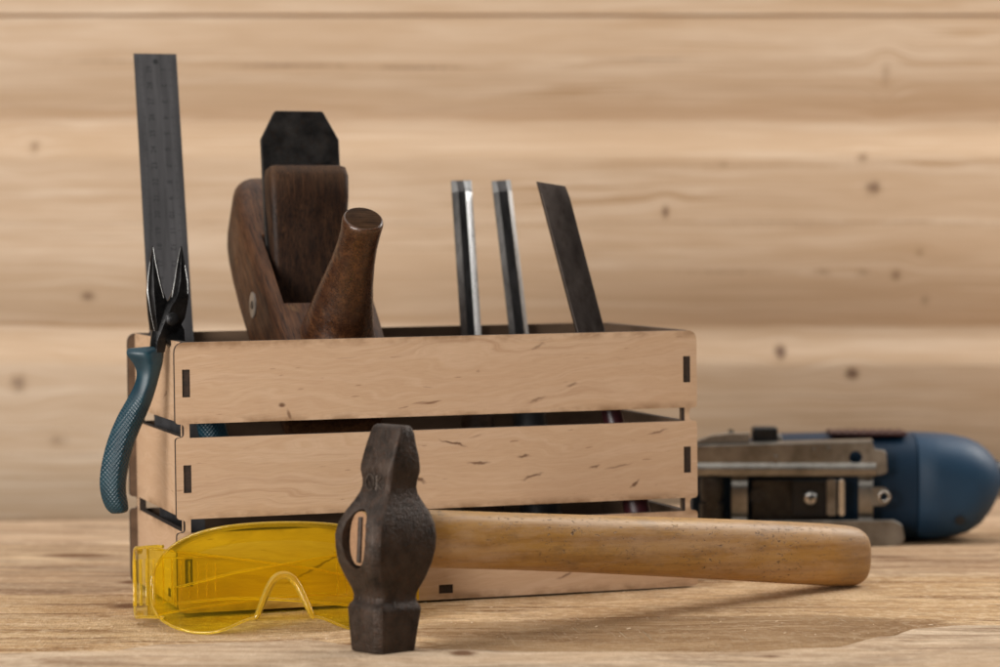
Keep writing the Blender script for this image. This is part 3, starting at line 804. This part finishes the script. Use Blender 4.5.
# ------------------------------------------------------------------ wooden hand plane
def hand_plane():
    LEAN, YAW = math.radians(55), math.radians(18)
    org = crate_pt(100, 104, 121)          # where the iron meets the sole
    rot = Euler((-LEAN, 0, YAW), 'XYZ').to_matrix()
    o = empty('hand_plane', org, rot)
    tag(o, 'old brown wooden hand plane with horn grip and black iron standing in the crate', 'hand plane')
    bw, th = 30.0, 56.0
    # body: rounded sections from toe to heel, fullest at the throat, heel rounded off
    g = Geo(); rings = []
    for z, hw_, yt, yb, r in ((-62, 26.5, -53, -3, 7), (-60.5, 28.2, -55, -1, 8.5), (-57, 29.2, -56, 0, 9), (-40, 30.2, -56, 0, 10), (-20, 31.2, -56, 0, 10), (5, 32.2, -56, 0, 10), (30, 32.8, -56, 0, 10.5), (55, 32.8, -56, 0, 11), (75, 32.2, -55.8, 0, 11.5),
                              (92, 31.2, -55.2, 0, 12), (105, 29.8, -54, -.4, 12), (115, 28.0, -51.8, -1.4, 12), (123, 25.6, -48.6, -3.2, 11.5), (129, 22.4, -44.5, -6.2, 11), (133, 18.4, -39.5, -10.5, 10), (135, 13.5, -34, -16, 8)):
        z = z + 7.5 * max(0.0, min(1.0, (z - 40) / 60))
        rings.append([Vector((p[0], p[1], z)) for p in rrect(0, (yt + yb) / 2, hw_, (yb - yt) / 2, r, 6)])
    g.loft(rings); b = g.build('body', M_BODY, o, smooth=50)
    # throat
    cutv = []
    wi = 24.3
    prof = [(2, -4), (2, 4), (-th - 6, 4 + th + 8), (-th - 6, -6), (-th * .5, -5)]
    for x in (-wi, wi): cutv += [(x, p[0], p[1]) for p in prof]
    n = len(prof)
    cf = [tuple(range(n)), tuple(range(n, 2 * n))] + [(i, (i + 1) % n, (i + 1) % n + n, i + n) for i in range(n)]
    c = mk('tmp', cutv, cf, M_BODY, o, smooth=None)
    dg = bpy.context.evaluated_depsgraph_get(); dg.update()
    cut(b, c)
    # iron on its 45 degree bed: frame with Z along the iron
    dirv = Vector((0, -1, 1)).normalized(); nrm = Vector((0, -1, -1)).normalized()   # nrm faces the toe
    def I(x, off, s): return Vector((x, 0, 2)) + dirv * s + nrm * off
    hw = 23.5
    io = fillet([(-hw, -2, 0), (hw, -2, 0), (hw, 137, 2), (14.5, 154, 2), (-14.5, 154, 2), (-hw, 137, 2)], 3)
    plate('iron', io, [], 3.2, [M_IRON, M_IRON], o, lambda a, s, z: I(a, 2.4 + z, s), bevel=.5)
    io2 = fillet([(-hw + .5, 6, 0), (hw - .5, 6, 0), (hw - .5, 128, 1), (-hw + .5, 128, 1)], 3)
    # wedge: tapers to the mouth
    g = Geo(); rings = []
    for s, w2, t in ((14, 19, 2.5), (40, 20.5, 7), (80, 22.5, 13.5), (100, 23.6, 18.5), (112, 23.8, 19.5), (117.5, 22.8, 17.5), (119, 21, 14)):
        rings.append([I(p[0], 4.1 + t / 2 + p[1], s) for p in rrect(0, 0, w2, t / 2, min(4, t / 2.2), 4)])
    g.loft(rings); g.build('wedge', M_WEDGE, o, smooth=50)
    # horn: rises from the top face near the toe, waist then a slightly flared crown
    g = Geo(); rings = []
    prof = [(0, 0, 21, 25, 0), (4, 0, 20.5, 24, 0), (12, 0, 18.6, 21, .5), (24, .2, 16.8, 17.6, 1), (38, .8, 14.2, 14.4, 1.4), (52, 1.6, 12.0, 12.2, 1.0), (64, 2.0, 11.0, 11.2, .2), (74, 2.2, 11.0, 11.2, -.6), (80, 2.2, 11.4, 11.6, -1), (82.2, 2.2, 10.9, 11.1, -1.1), (82.9, 2.2, 10.0, 10.2, -1.2)]
    n = 28
    for (h, dx, rx, rz, dz) in prof:
        rings.append([Vector((dx + rx * math.cos(2 * math.pi * i / n), -th - h + 1, -38 + dz + rz * math.sin(2 * math.pi * i / n))) for i in range(n)])
    g.loft(rings, True)
    hn = g.build('horn', [M_HORN, M_HORN_END], o, smooth=50)
    for p in hn.data.polygons:
        if len(p.vertices) > 8 and p.center.y < -.1: p.material_index = 1
    # steel button set in the left cheek
    g = Geo(); cx = -32.9
    g.tube([(cx + 2, -31, 26), (cx - .3, -31, 26), (cx - .5, -31, 26)], [7.6, 7.6, 7.0], 26)
    g.build('strike_button', steel('button_steel', (.30, .28, .26), (.45, .43, .41), .4, .9), o, smooth=40)
    g = Geo(); g.tube([(cx - .4, -31, 26), (cx - .9, -31, 26)], [2.6, 2.4], 14); g.build('bolt', M_IRON, o)
hand_plane()

# ------------------------------------------------------------------ three chisels, edges up
def chisel(name, label, tip, rim, width, thick, kind, hand, yr, yt, twist, skew=0.0, right_edge=None, hk=1.0):
    pr = on_crate(*rim, yr); pt = on_crate(*tip, yt)
    ax = (pt - pr).normalized()
    k = (pt.z - 9.0) / ax.z
    base = pt - ax * k
    m3 = CM @ axes(ax, Vector((math.sin(twist), -math.cos(twist), 0)))
    o = empty(name, crate_pt(*base), m3); tag(o, label, 'chisel')
    Lt = k; hl = 108.0; w = width / 2
    g = Geo(); mi = []
    # blade section: flat back (+y) and bevelled sides towards the viewer (-y)
    def sec(z, zs, yk=1.0, w_=None):
        ww = w if w_ is None else w_
        b = ww * (.52 if kind == 'bevel' else .96); br = ww * (.22 if right_edge else .46) if kind == 'bevel' else b
        pts = [(-ww, thick * .5), (ww, thick * .5), (ww, thick * (.30 if kind == 'bevel' else -.45)), (br, -thick * .5 * yk), (-b, -thick * .5 * yk), (-ww, thick * (.30 if kind == 'bevel' else -.45))]
        return [Vector((x, y, z + zs * x)) for x, y in pts]
    z0 = hl - 4
    tipz = Lt
    rings = [sec(z0, 0, 1, 4), sec(z0 + 14, 0, 1, w * .8), sec(z0 + 22, 0), sec(tipz - 7.5, skew)]
    end = [Vector((p.x, max(p.y, thick * .30), p.z)) for p in sec(tipz, skew)]
    rings.append(end)
    g.loft(rings)
    fl = []
    for i in range(len(rings) - 1):
        for j in range(6):
            fl.append((1 if j == 2 else 2) if (kind == 'bevel' and j in (2, 4)) else 0)
    fl += [0, 0]
    g.build('blade', [M_BLADE if kind == 'bevel' else M_BLADE_FLAT, right_edge or M_BLADE_SIDE, M_BLADE_SIDE], o, smooth=20, mi=fl)
    g = Geo()
    g.tube([(0, 0, z) for z in (0, 2, 8, 40, 70, 88, 96)], [r * hk for r in (9, 12, 13.2, 12, 10.5, 9.6, 9.2)], 18)
    g.build('handle', hand, o, smooth=50)
    g = Geo(); g.tube([(0, 0, z) for z in (95, 96, 106, 107.5)], [r * hk for r in (9.3, 9.7, 8.6, 7.6)], 18); g.build('ferrule', M_SHOE, o, smooth=50)
chisel('chisel', 'steel chisel with a bright right edge, leftmost of three in the crate', (461.8, 180), (471.8, 333), 12.6, 4.6, 'bevel', M_WEDGE, 126, 146, -.06, right_edge=M_BLADE_EDGE)
chisel('chisel', 'narrow dark chisel between the other two chisels in the crate', (501.5, 180), (519.5, 333), 11.8, 4.2, 'bevel', M_BLACK, 126, 146, -.10)
chisel('chisel', 'wide flat dark chisel with slanted edge, leaning most in the crate', (551.5, 183.5), (590.5, 332), 16.6, 3.0, 'flat', M_REDHANDLE, 38, 56, .05, -.36, hk=.62)

# ------------------------------------------------------------------ hammer in front of the crate
def hammer():
    foot = Vector((-55.8, 1347.0, 0)); foot.z = 3.0
    head_c = foot
    az = math.radians(43.5)                    # the handle runs to the right and away
    tilt = math.radians(3.0)
    hdir = Vector((math.cos(az), math.sin(az), 0))
    rot = Matrix.Rotation(az, 3, 'Z') @ Matrix.Rotation(tilt, 3, 'Y')
    o = empty('hammer', head_c, rot)
    tag(o, 'old iron hammer with worn wooden handle standing on its face before the crate', 'hammer')
    # head sections (z, half along handle, half across, chamfer, shift along handle)
    secs = [(0.0, 12.6, 10.0, 2.6, 4), (.7, 14.0, 11.2, 2.8, 5), (11, 15.2, 12.0, 3, 5.4), (21.0, 16.4, 12.7, 3, 5.6), (22.6, 16.0, 12.4, 3, 5.6), (24.4, 14.2, 11.4, 2.8, 5), (27, 13.6, 11.1, 2.6, 5), (30.5, 14.8, 11.6, 2.6, 5),
            (36, 18.0, 13.4, 2.8, 6), (43, 21.0, 15.4, 3, 7), (50, 22.5, 16.6, 3.2, 7.4), (56, 22.7, 16.7, 3.2, 7.4), (62, 21.6, 16.0, 3, 7), (68, 18.4, 14.2, 2.8, 6), (73, 14.4, 12.2, 2.4, 5), (77, 11.6, 11.0, 2.0, 4.2), (80, 10.7, 10.6, 1.8, 3.8),
            (83.5, 10.7, 10.9, 1.8, 3.6), (87.5, 11.0, 11.8, 1.6, 3.4), (90, 10.7, 12.0, 1.6, 3.2), (95, 9.3, 11.9, 1.4, 2.8), (101, 7.2, 11.4, 1.2, 2.2), (106, 5.5, 11.1, 1.1, 1.8), (108.6, 4.2, 10.5, 1.0, 1.4), (109.8, 2.8, 9.6, .9, 1.1)]
    rings = []; jr = random.Random(11)
    for z, a, b, c1, c2 in secs:
        pts = [(a, b - c2), (a - c2, b), (-a + c1, b), (-a, b - c1), (-a, -b + c1), (-a + c1, -b), (a - c2, -b), (a, -b + c2)]
        rings.append([Vector((x + jr.uniform(-.22, .22), y + jr.uniform(-.22, .22), z + jr.uniform(-.15, .15) * (z > 1))) for x, y in pts])
    g = Geo(); g.loft(rings)
    hd = g.build('head', M_HEAD, o, smooth=24)
    bv = hd.modifiers.new('b', 'BEVEL'); bv.width = .9 * S; bv.segments = 2; bv.limit_method = 'ANGLE'; bv.angle_limit = math.radians(20)
    # oval eye right through the head
    ez = 55.0
    g = Geo(); n = 36; rr = []
    for x, k in ((-30, 1.12), (-17, 1.04), (0, .93), (17, 1.04), (30, 1.12)):
        rr.append([Vector((x, 7.9 * k * math.cos(2 * math.pi * i / n) * (1.0 if True else 1), ez + 13.6 * k * math.sin(2 * math.pi * i / n))) for i in range(n)])
    g.loft(rr); ct = g.build('tmp', M_HEAD, o, smooth=None)
    bpy.context.evaluated_depsgraph_get().update()
    cut(hd, ct)
    finish(hd.data, 28)
    # hammered, pitted skin
    # handle: oval, swelling to the butt, sagging a little out of square with the head
    g = Geo(); rings = []; n = 32
    droop = math.tan(math.radians(3.2))
    prof = [(-18.6, 7.2, 12.9, 2.2), (-17.8, 7.5, 13.1, 2.2), (-9, 7.2, 12.8, 2.2), (0, 7.0, 12.6, 2.2), (17, 7.6, 13.0, 2.3), (22, 9.4, 14.3, 2.4), (40, 10.6, 14.3, 2.5), (80, 11.2, 14.4, 2.6), (130, 11.8, 14.9, 2.7), (190, 12.6, 15.8, 2.8), (250, 13.4, 16.7, 2.9), (300, 13.9, 17.3, 2.9),
            (330, 14.0, 17.5, 2.9), (345, 13.8, 17.3, 2.9), (351, 13.2, 16.5, 2.8), (354.5, 12.2, 15.2, 2.7), (356.4, 10.6, 13.2, 2.5), (357.0, 8.8, 11.0, 2.4)]
    for (x, ry, rz, e) in prof:
        zc = ez - max(0, x) * droop + 1.0 * math.sin(max(0, x) / 355 * math.pi)
        rings.append([Vector((x, p[0], zc + p[1])) for p in super_ring(n, ry, rz, e)])
    g.loft(rings)
    h = g.build('handle', [M_HANDLE, M_HANDLE_END], o, smooth=50)
    for p in h.data.polygons:
        if len(p.vertices) > 8 and p.center.x < 0: p.material_index = 1
    h.location = (0, 0, 0)
    g = Geo(); g.box((-18.7, -.8, ez - .5), (2.8, 2.2, 22)); w = g.build('wedge', M_HEAD, o, bevel=.4)
    # stamped maker's mark on the slope above the eye: a ring, a bar and two strokes
    g = Geo(); X = -11.2
    g.tube([(X + .25, 2.6 + 3.0 * math.cos(a), 81.8 + 3.8 * math.sin(a)) for a in [2 * math.pi * i / 20 for i in range(20)]], .6, 6, True)
    g.tube([(X + .3, -1.9, 78.2), (X + .2, -2.2, 85.6)], .6, 6)
    g.tube([(X + .3, -2.1, 81.8), (X + .2, -5.6, 85.4)], .6, 6)
    g.tube([(X + .3, -2.1, 81.8), (X + .3, -5.8, 78.4)], .6, 6)
    g.tube([(X + .3, 1.4, 79.6), (X + .2, 4.6, 84.4)], .4, 6)
    g.build('stamped_mark', M_STAMP, o, smooth=60)
hammer()

# ------------------------------------------------------------------ yellow safety goggles leaning on the crate
def goggles():
    yaw, lean = math.radians(9.0), math.radians(20)
    c = at_height(285, 633, -1.5)
    rot = Matrix.Rotation(yaw, 3, 'Z') @ Matrix.Rotation(-lean, 3, 'X')
    o = empty('safety_goggles', c, rot)
    tag(o, 'clear yellow safety goggles propped between the hammer and the crate', 'goggles')
    HW, ZT, ZM = 72.0, 58.5, 28.0
    R = 118.0
    def bend(s, z, off=0.0):
        # wrap: nearly flat in the middle, strongly curved at the temples
        a = s / R; q = abs(s) / HW
        x = R * math.sin(a); y = R * (1 - math.cos(a)) + 7 * max(0, q - .72) ** 2 / .08 * .55
        nrm = Vector((math.sin(a), -math.cos(a), 0))
        return Vector((x, y, z)) + nrm * off
    def top(s):
        q = min(1, abs(s) / HW); return ZM + (ZT - ZM - 3.0 * q * q) * (1 - q ** 4.2) ** (1 / 2.3)
    def nose(s):
        return 30.5 * math.exp(-(abs(s) / 13.2) ** 2.6)
    def low(s):
        q = min(1, abs(s) / HW)
        base = ZM - (ZM - 0.0) * (1 - q ** 3.4) ** (1 / 2.2)
        lift = 8.5 * math.exp(-((abs(s) - 14) / 16.0) ** 2) + (8.5 if abs(s) < 14 else 0) * (1 - math.exp(-((abs(s) - 14) / 16.0) ** 2))
        return base + max(nose(s), lift if abs(s) > 8 else 0)
    ss = sorted(set([HW * math.sin(math.pi / 2 * (i / 46)) for i in range(-46, 47)] + [i * .9 for i in range(-30, 31)]))
    ss = [ss[0]] + [b for a, b in zip(ss, ss[1:]) if b - a > .12]
    nz = 22; V = []; Fc = []
    for s in ss:
        z0, z1 = low(s), top(s)
        if z1 - z0 < .2: z1 = z0 + .2
        for j in range(nz + 1): V.append(bend(s, z0 + (z1 - z0) * j / nz, -.9 * math.sin(math.pi * (z0 + (z1 - z0) * j / nz) / ZT) * 0))
    for i in range(len(ss) - 1):
        for j in range(nz):
            a = i * (nz + 1) + j; Fc.append((a, a + nz + 1, a + nz + 2, a + 1))
    mk('lens', V, Fc, M_LENS, o, smooth=60)
    up = [bend(s, top(s)) for s in ss]; dn = [bend(s, low(s)) for s in ss]
    g = Geo(); g.tube(up + dn[::-1], .75, 10, True); g.build('rim', M_RIM, o, smooth=70)
    g = Geo(); ns = [s for s in ss if abs(s) < 15.5]
    g.tube([bend(s, low(s), .8) for s in ns], [1.3 + .8 * (1 - (s / 15.5) ** 4) for s in ns], 12); g.build('nose_bridge', M_RIM, o, smooth=70)
    # brow shelf running back from the top edge
    V = []; Fc = []; bs = [s for s in ss if abs(s) < 62]
    for s in bs:
        p = bend(s, top(s)); a = s / R; back = Vector((-math.sin(a), math.cos(a), 0))
        for k, (d, dz) in enumerate(((0, 0), (3, 1.2), (7, 1.2), (11, -.6), (12.5, -6.5))): V.append(p + back * d + Vector((0, 0, dz)))
    for i in range(len(bs) - 1):
        for j in range(4):
            a = i * 5 + j; Fc.append((a, a + 5, a + 6, a + 1))
    mk('brow_shelf', V, Fc, M_LENS2, o, smooth=60)
    # side shields with a raised frame, then arms folded behind the lens
    for sg in (-1, 1):
        e = bend(sg * 66, 0)
        V = []; Fc = []
        m = 12; rowsz = []
        for i in range(m + 1):
            t = i / m
            x = sg * (61.0 + 13.0 * min(1, t * 1.5) ** .8 + 1.0 * t); y = bend(sg * 61, 0).y + 1.0 + 41 * t ** 1.15
            z0 = 13 + 9 * t + (4 * max(0, t - .85) / .15); z1 = 51 + 8 * t - (4 * max(0, t - .85) / .15)
            rowsz.append((x, y, z0, z1))
            for j in range(9): V.append((x, y, z0 + (z1 - z0) * j / 8))
        for i in range(m):
            for j in range(8):
                a = i * 9 + j; Fc.append((a, a + 9, a + 10, a + 1))
        sh = mk('side_shield', V, Fc, M_LENS2, o, smooth=60)
        g = Geo()
        loop = [Vector((x, y, z1)) for x, y, z0, z1 in rowsz] + [Vector((rowsz[-1][0], rowsz[-1][1], z)) for z in (48, 40, 32)] + [Vector((x, y, z0)) for x, y, z0, z1 in rowsz[::-1]]
        g.tube(loop, .9, 8); fr = g.build('shield_edge', M_RIM, sh, smooth=70)
        g = Geo()
        for k in range(5):
            x, y, z0, z1 = rowsz[3 + k * 2 - 1]
            g.box((x + sg * .6, y, (z0 + z1) / 2), (1.6, 1.4, 25))
        g.build('vent_rib', M_RIM, sh, bevel=.3)
        # hinge blocks
        x, y, z0, z1 = rowsz[-3]
        for zz in (z0 + 1.0, z1 - 1.0):
            g = Geo(); g.box((x - sg * 2.0, y - 2, zz), (4, 7, 3.0)); g.build('hinge', M_RIM, sh, bevel=.6)
        # folded arm: broad louvred root tapering across to the other side
        yb = rowsz[-1][1] - 6 - (5 if sg > 0 else 0)
        V = []; Fc = []; m = 40; arm = []
        for i in range(m + 1):
            t = i / m
            x = sg * (68 - 122 * t); y = yb - 7 * math.sin(math.pi * t)
            zc = 40 - 4 * t + (-3 * max(0, t - .75) / .25); hh = 14.0 * (1 - t) ** 1.3 + 4.5
            if sg > 0: zc -= 2
            arm.append((x, y, zc, hh))
            for j in range(7): V.append((x, y, zc - hh + 2 * hh * j / 6))
        for i in range(m):
            for j in range(6):
                a = i * 7 + j; Fc.append((a, a + 7, a + 8, a + 1))
        ar = mk('arm', V, Fc, M_LENS2, o, smooth=60)
        g = Geo(); g.tube([Vector((x, y, zc + hh)) for x, y, zc, hh in arm] + [Vector((x, y, zc - hh)) for x, y, zc, hh in arm[::-1]], .7, 7, True)
        g.build('arm_edge', M_RIM, ar, smooth=70)
        g = Geo()
        for k in range(7):
            x, y, zc, hh = arm[3 + k * 1]
            x = sg * (60 - 4.6 * k)
            g.box((x, y - .8, zc + .4), (.9, 1.2, 24 - 1.2 * k))
        g.box((sg * 46, arm[6][1] - .8, 52), (30, 1.0, .8)); g.box((sg * 46, arm[6][1] - .8, 28), (30, 1.0, .8))
        g.build('louvre', M_RIM, ar, bevel=.2)
goggles()

# ------------------------------------------------------------------ jigsaw lying on its side behind the crate
def jigsaw():
    Y0 = 1818.0
    base = at_depth(840, 545, Y0); base.z = .6
    o = empty('jigsaw', base)
    tag(o, 'blue electric jigsaw lying on its side with steel base plate towards the viewer', 'jigsaw')
    def P(u, v, dy=0.0):
        return at_depth(u, v, Y0 + dy) - base
    def px(pts, dy=0.0):
        return [(P(u, v, dy).x, P(u, v, dy).z) for u, v in pts]
    # housing: rounded sections along the tool's length; (u, top v, bottom v, half depth, exponent)
    def sect(u, vt, vb, hd, e, n=32, dy=52.0):
        a = P(u, vt, dy); b = P(u, vb, dy); zc = (a.z + b.z) / 2; hz = (a.z - b.z) / 2
        return [Vector((a.x, a.y + p[0], zc + p[1])) for p in super_ring(n, hd, hz, e)]
    g = Geo(); g.loft([sect(u, *r) for u, *r in ((690, 446, 520, 24, 3.2), (740, 440, 530, 30, 3.2), (782, 434, 536, 34, 3.4), (850, 432.5, 538, 36, 3.4), (910, 432.5, 537.5, 37, 3.2))])
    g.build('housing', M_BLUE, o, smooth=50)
    g = Geo(); g.loft([sect(u, *r) for u, *r in ((911.2, 433.2, 537, 36.4, 3.2), (912, 432.4, 537.8, 37, 3.2), (935, 433.0, 537.4, 37, 3.0), (952, 434.5, 535, 36.4, 2.8), (966, 437.5, 531, 34.5, 2.6), (978, 442.5, 523.5, 31.5, 2.4), (987, 449.5, 512.5, 27, 2.3), (993.5, 457.5, 501, 21.5, 2.2), (997.5, 466, 491, 15, 2.2), (999, 472, 484, 8, 2))])
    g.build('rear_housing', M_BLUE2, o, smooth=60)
    pth = [P(994, 474, 52), P(1003, 476, 52), P(1016, 480, 52), P(1045, 500, 58), P(1080, 530, 70), P(1140, 535, 90), P(1260, 535, 120)]
    for q in pth: q.z = max(q.z, 1.4)
    g = Geo(); g.tube(pth, [9.5, 8.5, 6.5, 4, 3.6, 3.6, 3.6], 14)
    g.build('cord', M_BLACK, o, smooth=60)
    g = Geo()
    for k in range(9):
        u = 832 + k * 8.6; g.box(P(u, 432.6, 40) , (3.6, 26, 3))
    g.box(P(866, 432.8, 40), (50, 30, 2.0))
    g.build('vent', M_REDVENT, o, bevel=.5)
    # small screw recess in the rear housing
    g = Geo(); q = P(959, 520, 20); g.tube([q + Vector((0, -3, 0)), q + Vector((0, 3, 0))], 3.2, 14); g.build('screw_recess', M_BLACK, o)
    # base plate: channel-shaped upper flange
    pl = empty('base_plate', (0, 0, 0)); pl.parent = o; pl.matrix_parent_inverse = Matrix.Identity(4); pl.location = (0, 0, 0)
    def flat(name, pts, holes, th, mat, dy, bevel=.5, parent=pl):
        y = P(0, 400, dy).y
        return plate(name, fillet([(a, b, r) for (a, b), r in zip(px([p[:2] for p in pts], dy), [p[2] if len(p) > 2 else .6 for p in pts])], 4), [[(a, b) for a, b in px(h, dy)] for h in holes], th, [mat], parent,
                     lambda a, b, z: (a, y + z, b), bevel=bevel, seg=2, smooth=40)
    def circ(u, v, r, n=18): return [(u + r * math.cos(2 * math.pi * i / n), v + r * math.sin(2 * math.pi * i / n)) for i in range(n)]
    flat('upper_rail', [(640, 447, 1), (872, 441, 1), (874.5, 449, 1), (886, 450.5, 3), (887.5, 473, 3), (880, 475, 2), (640, 476, 1)], [circ(855.5, 457.5, 6.6)], 2.2, M_SHOE, 0)
    g = Geo()        # rolled lips of the channel
    g.loft([[P(u, v, dy) for v, dy in ((vt, 0), (vt - 2.0, 5), (vt - 2.2, 16), (vt + .2, 16), (vt + .6, 5), (vt + 2.2, 0))] for u, vt in ((640, 446.2), (760, 443.6), (872, 440.6))])
    g.loft([[P(u, v, dy) for v, dy in ((463, -1.2), (467.5, -3.4), (471, -3.6), (475.8, -1.8), (476.6, 0), (463, .2))] for u in (640, 760, 876)])
    g.build('rail_lip', M_SHOE, pl, smooth=40)
    for u, v in ((776, 459), (814, 452), (829, 450)):
        g = Geo(); g.box(P(u, v, -1.2), (2.2, 1.6, 5.0)); g.build('pressed_tab', M_SHOE, pl, bevel=.6)
    flat('lower_rail', [(640, 522, 1), (893, 520, 3), (902, 524, 5), (905, 541, 5), (897, 547, 3), (640, 548, 1)], [], 2.2, M_SHOE, -2)
    for (u0, u1, mt) in ((706.5, 718, M_SHOE_DARK), (731.5, 747.5, M_SHOE), (858.5, 873, M_SHOE)):
        g = Geo()
        prof = ((474, 0), (478, 2), (484, -1.5), (489, -2.2), (507, -2.2), (512, -1.2), (517, 2), (524, 0))
        r = []
        for v, dy in prof: r.append([P(u0, v, dy), P(u1, v, dy), P(u1, v, dy + 2), P(u0, v, dy + 2)])
        g.loft(r); g.build('cross_strap', mt, pl, smooth=45, bevel=.3)
    flat('lug', [(872, 487.5, 0), (885, 487.0, 6), (893, 496.5, 8), (885, 506.0, 6), (872, 505.5, 0)], [circ(884, 496.6, 4.9)], 2.6, M_SHOE, -3)
    g = Geo(); q = [P(884 + 5.0 * math.cos(a), 496.6 + 5.0 * math.sin(a), -4.2) for a in [2 * math.pi * i / 22 for i in range(22)]]
    g.tube(q, .8, 8, True); g.build('lug_ring', M_CHROME, pl, smooth=60)
    # clamp behind the plate
    flat('clamp_plate', [(752, 480, 1), (831, 480, 1), (831, 522, 1), (752, 522, 1)], [], 2, M_SHOE_DARK, 9, parent=o)
    flat('recess', [(792, 481, .5), (826, 481, .5), (826, 517, .5), (792, 517, .5)], [], 1.2, M_BLACK, 6.5, parent=o)
    g = Geo(); q = P(810, 498.5, 4)
    rings = []
    for d, r in ((3, 7.4 / 1.54), (0, 7.4 / 1.54), (-1.6, 6.6 / 1.54), (-2.6, 4.6 / 1.54), (-3.0, 2 / 1.54)):
        rings.append([q + Vector((r * math.cos(2 * math.pi * i / 24), d, r * math.sin(2 * math.pi * i / 24))) for i in range(24)])
    g.loft(rings); sc = g.build('screw', M_CHROME, o, smooth=60)
    g = Geo(); g.box(q + Vector((0, -3.0, 0)), (4.0, .7, .9)); g.box(q + Vector((0, -3.02, 0)), (.9, .7, 4.0)); g.build('screw_slot', M_BLACK, sc)
    for (a, b, c_, d) in ((826.5, 836.5, -1, M_SHOE), (838.5, 844.5, -5, M_CHROME)):
        flat('clamp_cheek', [(a, 479, 2), (b, 479, 2), (b, 516, 2), (a, 516, 2)], [], 2.4, d, c_ + 4, parent=o)
    # roller guide at the front and grease-dark fork
    g = Geo()
    g.tube([P(712, 478, 4), P(712, 490, 3), P(712, 500, 4)], [7.5, 8, 7], 14); g.tube([P(712, 503, 6), P(712, 521, 6)], [8, 8], 14)
    g.build('guide_roller', M_SHOE_DARK, o, smooth=50)
    g = Geo(); g.tube([P(757, 496, 5), P(757, 496, 8)], [5, 5], 16); g.build('guide_screw', M_SHOE_DARK, o, smooth=50)
    # switch knob and clear chip guard along the top
    g = Geo(); a = P(764.5, 435, 20); g.box(a, (16.4, 16, 11)); g.build('knob', M_BLACK, o, bevel=1.6, seg=3)
    g = Geo(); a = P(774, 440, 20); g.box(a, (10, 12, 7)); g.build('knob_base', M_CLEARGREY, o, bevel=1.5)
    V = []; rr = []
    for u, vt in ((690, 446), (700, 440), (712, 436), (728, 434.0), (750, 434.0)):
        rr.append([P(u, v, dy) for v, dy in ((vt, 2), (vt - 1.5, 8), (vt - 1.5, 36), (vt + 1, 36), (vt + 1.6, 8), (452, 3.5))])
    g = Geo(); g.loft(rr); g.build('chip_guard', M_CLEARGREY, o, smooth=60)
    g = Geo(); a = P(731, 436, 18); g.box(a, (3, 12, 8)); g.build('guard_tab', M_SHOE_DARK, o, bevel=.5)
jigsaw()

# ------------------------------------------------------------------ sawdust and chips on the planks
def dust():
    g = Geo()
    rnd = random.Random(3)
    for k in range(420):
        x = rnd.uniform(-290, 290); y = rnd.choice((rnd.uniform(1395, 1620), rnd.uniform(1395, 1500)))
        if y < front_edge(x) + 3: continue
        z = ztop_mid(x) + .15 - 3.0 * math.exp(-(y - front_edge(x)) / 45.0)
        l = rnd.uniform(.25, .95) * (2.4 if rnd.random() < .05 else 1); w = l * rnd.uniform(.25, .6); a = rnd.uniform(0, 3.14); t = rnd.uniform(-.5, .9)
        d = Vector((math.cos(a), math.sin(a), .25 * t)); e = Vector((-math.sin(a), math.cos(a), .3 * t))
        p = Vector((x, y, z + .25))
        g.add([p - d * l - e * w, p + d * l - e * w * .6, p + d * l * .8 + e * w + Vector((0, 0, .4 * l)), p - d * l * .7 + e * w + Vector((0, 0, .2 * l))], [(0, 1, 2, 3)])
    o = g.build('sawdust', plain('pale_sawdust', (.58, .42, .27), .8, 0, .2, .5), None, smooth=None)
    tag(o, 'pale sawdust flecks scattered over the planks', 'sawdust', kind='stuff')
dust()

# ------------------------------------------------------------------ light
world = bpy.data.worlds.new('World'); scene.world = world; world.use_nodes = True
bg = world.node_tree.nodes['Background']; bg.inputs[0].default_value = (.95, .97, 1.0, 1); bg.inputs[1].default_value = .04

def area(name, loc, target, sx, sy, power, col=(1, .97, .93)):
    l = bpy.data.lights.new(name, 'AREA'); l.shape = 'RECTANGLE'; l.size = sx; l.size_y = sy; l.energy = power; l.color = col
    o = bpy.data.objects.new(name, l); COL.objects.link(o)
    o.location = Vector(loc) * S
    o.rotation_euler = (Vector(target) * S - o.location).to_track_quat('-Z', 'Y').to_euler()
    return o
area('front_left_softbox', (-960, 260, 370), (-20, 1650, 110), 1.0, .4, 26)
area('overhead_softbox', (-200, 1700, 1320), (-60, 1620, 40), 3.4, 2.4, 31)
area('right_softbox', (950, 2150, 700), (100, 1700, 120), .5, .6, 9)

# ------------------------------------------------------------------ camera
cam = bpy.data.cameras.new('camera'); co = bpy.data.objects.new('camera', cam); COL.objects.link(co)
co.location = CAM * S
co.rotation_euler = (math.pi / 2 - PITCH, 0, 0)
cam.sensor_width = 36.0; cam.lens = F_PX / 1000 * 36.0
cam.clip_start = .01; cam.clip_end = 50
cam.dof.use_dof = True; cam.dof.focus_distance = 1.47; cam.dof.aperture_fstop = 8.0; cam.dof.aperture_blades = 0
scene.camera = co

scene.render.engine = 'CYCLES'
scene.view_settings.view_transform = 'Standard'; scene.view_settings.look = 'None'; scene.view_settings.exposure = 0; scene.view_settings.gamma = 1
scene.cycles.use_denoising = True
scene.cycles.transparent_max_bounces = 24
scene.cycles.max_bounces = 10
scene.cycles.sample_clamp_indirect = 6
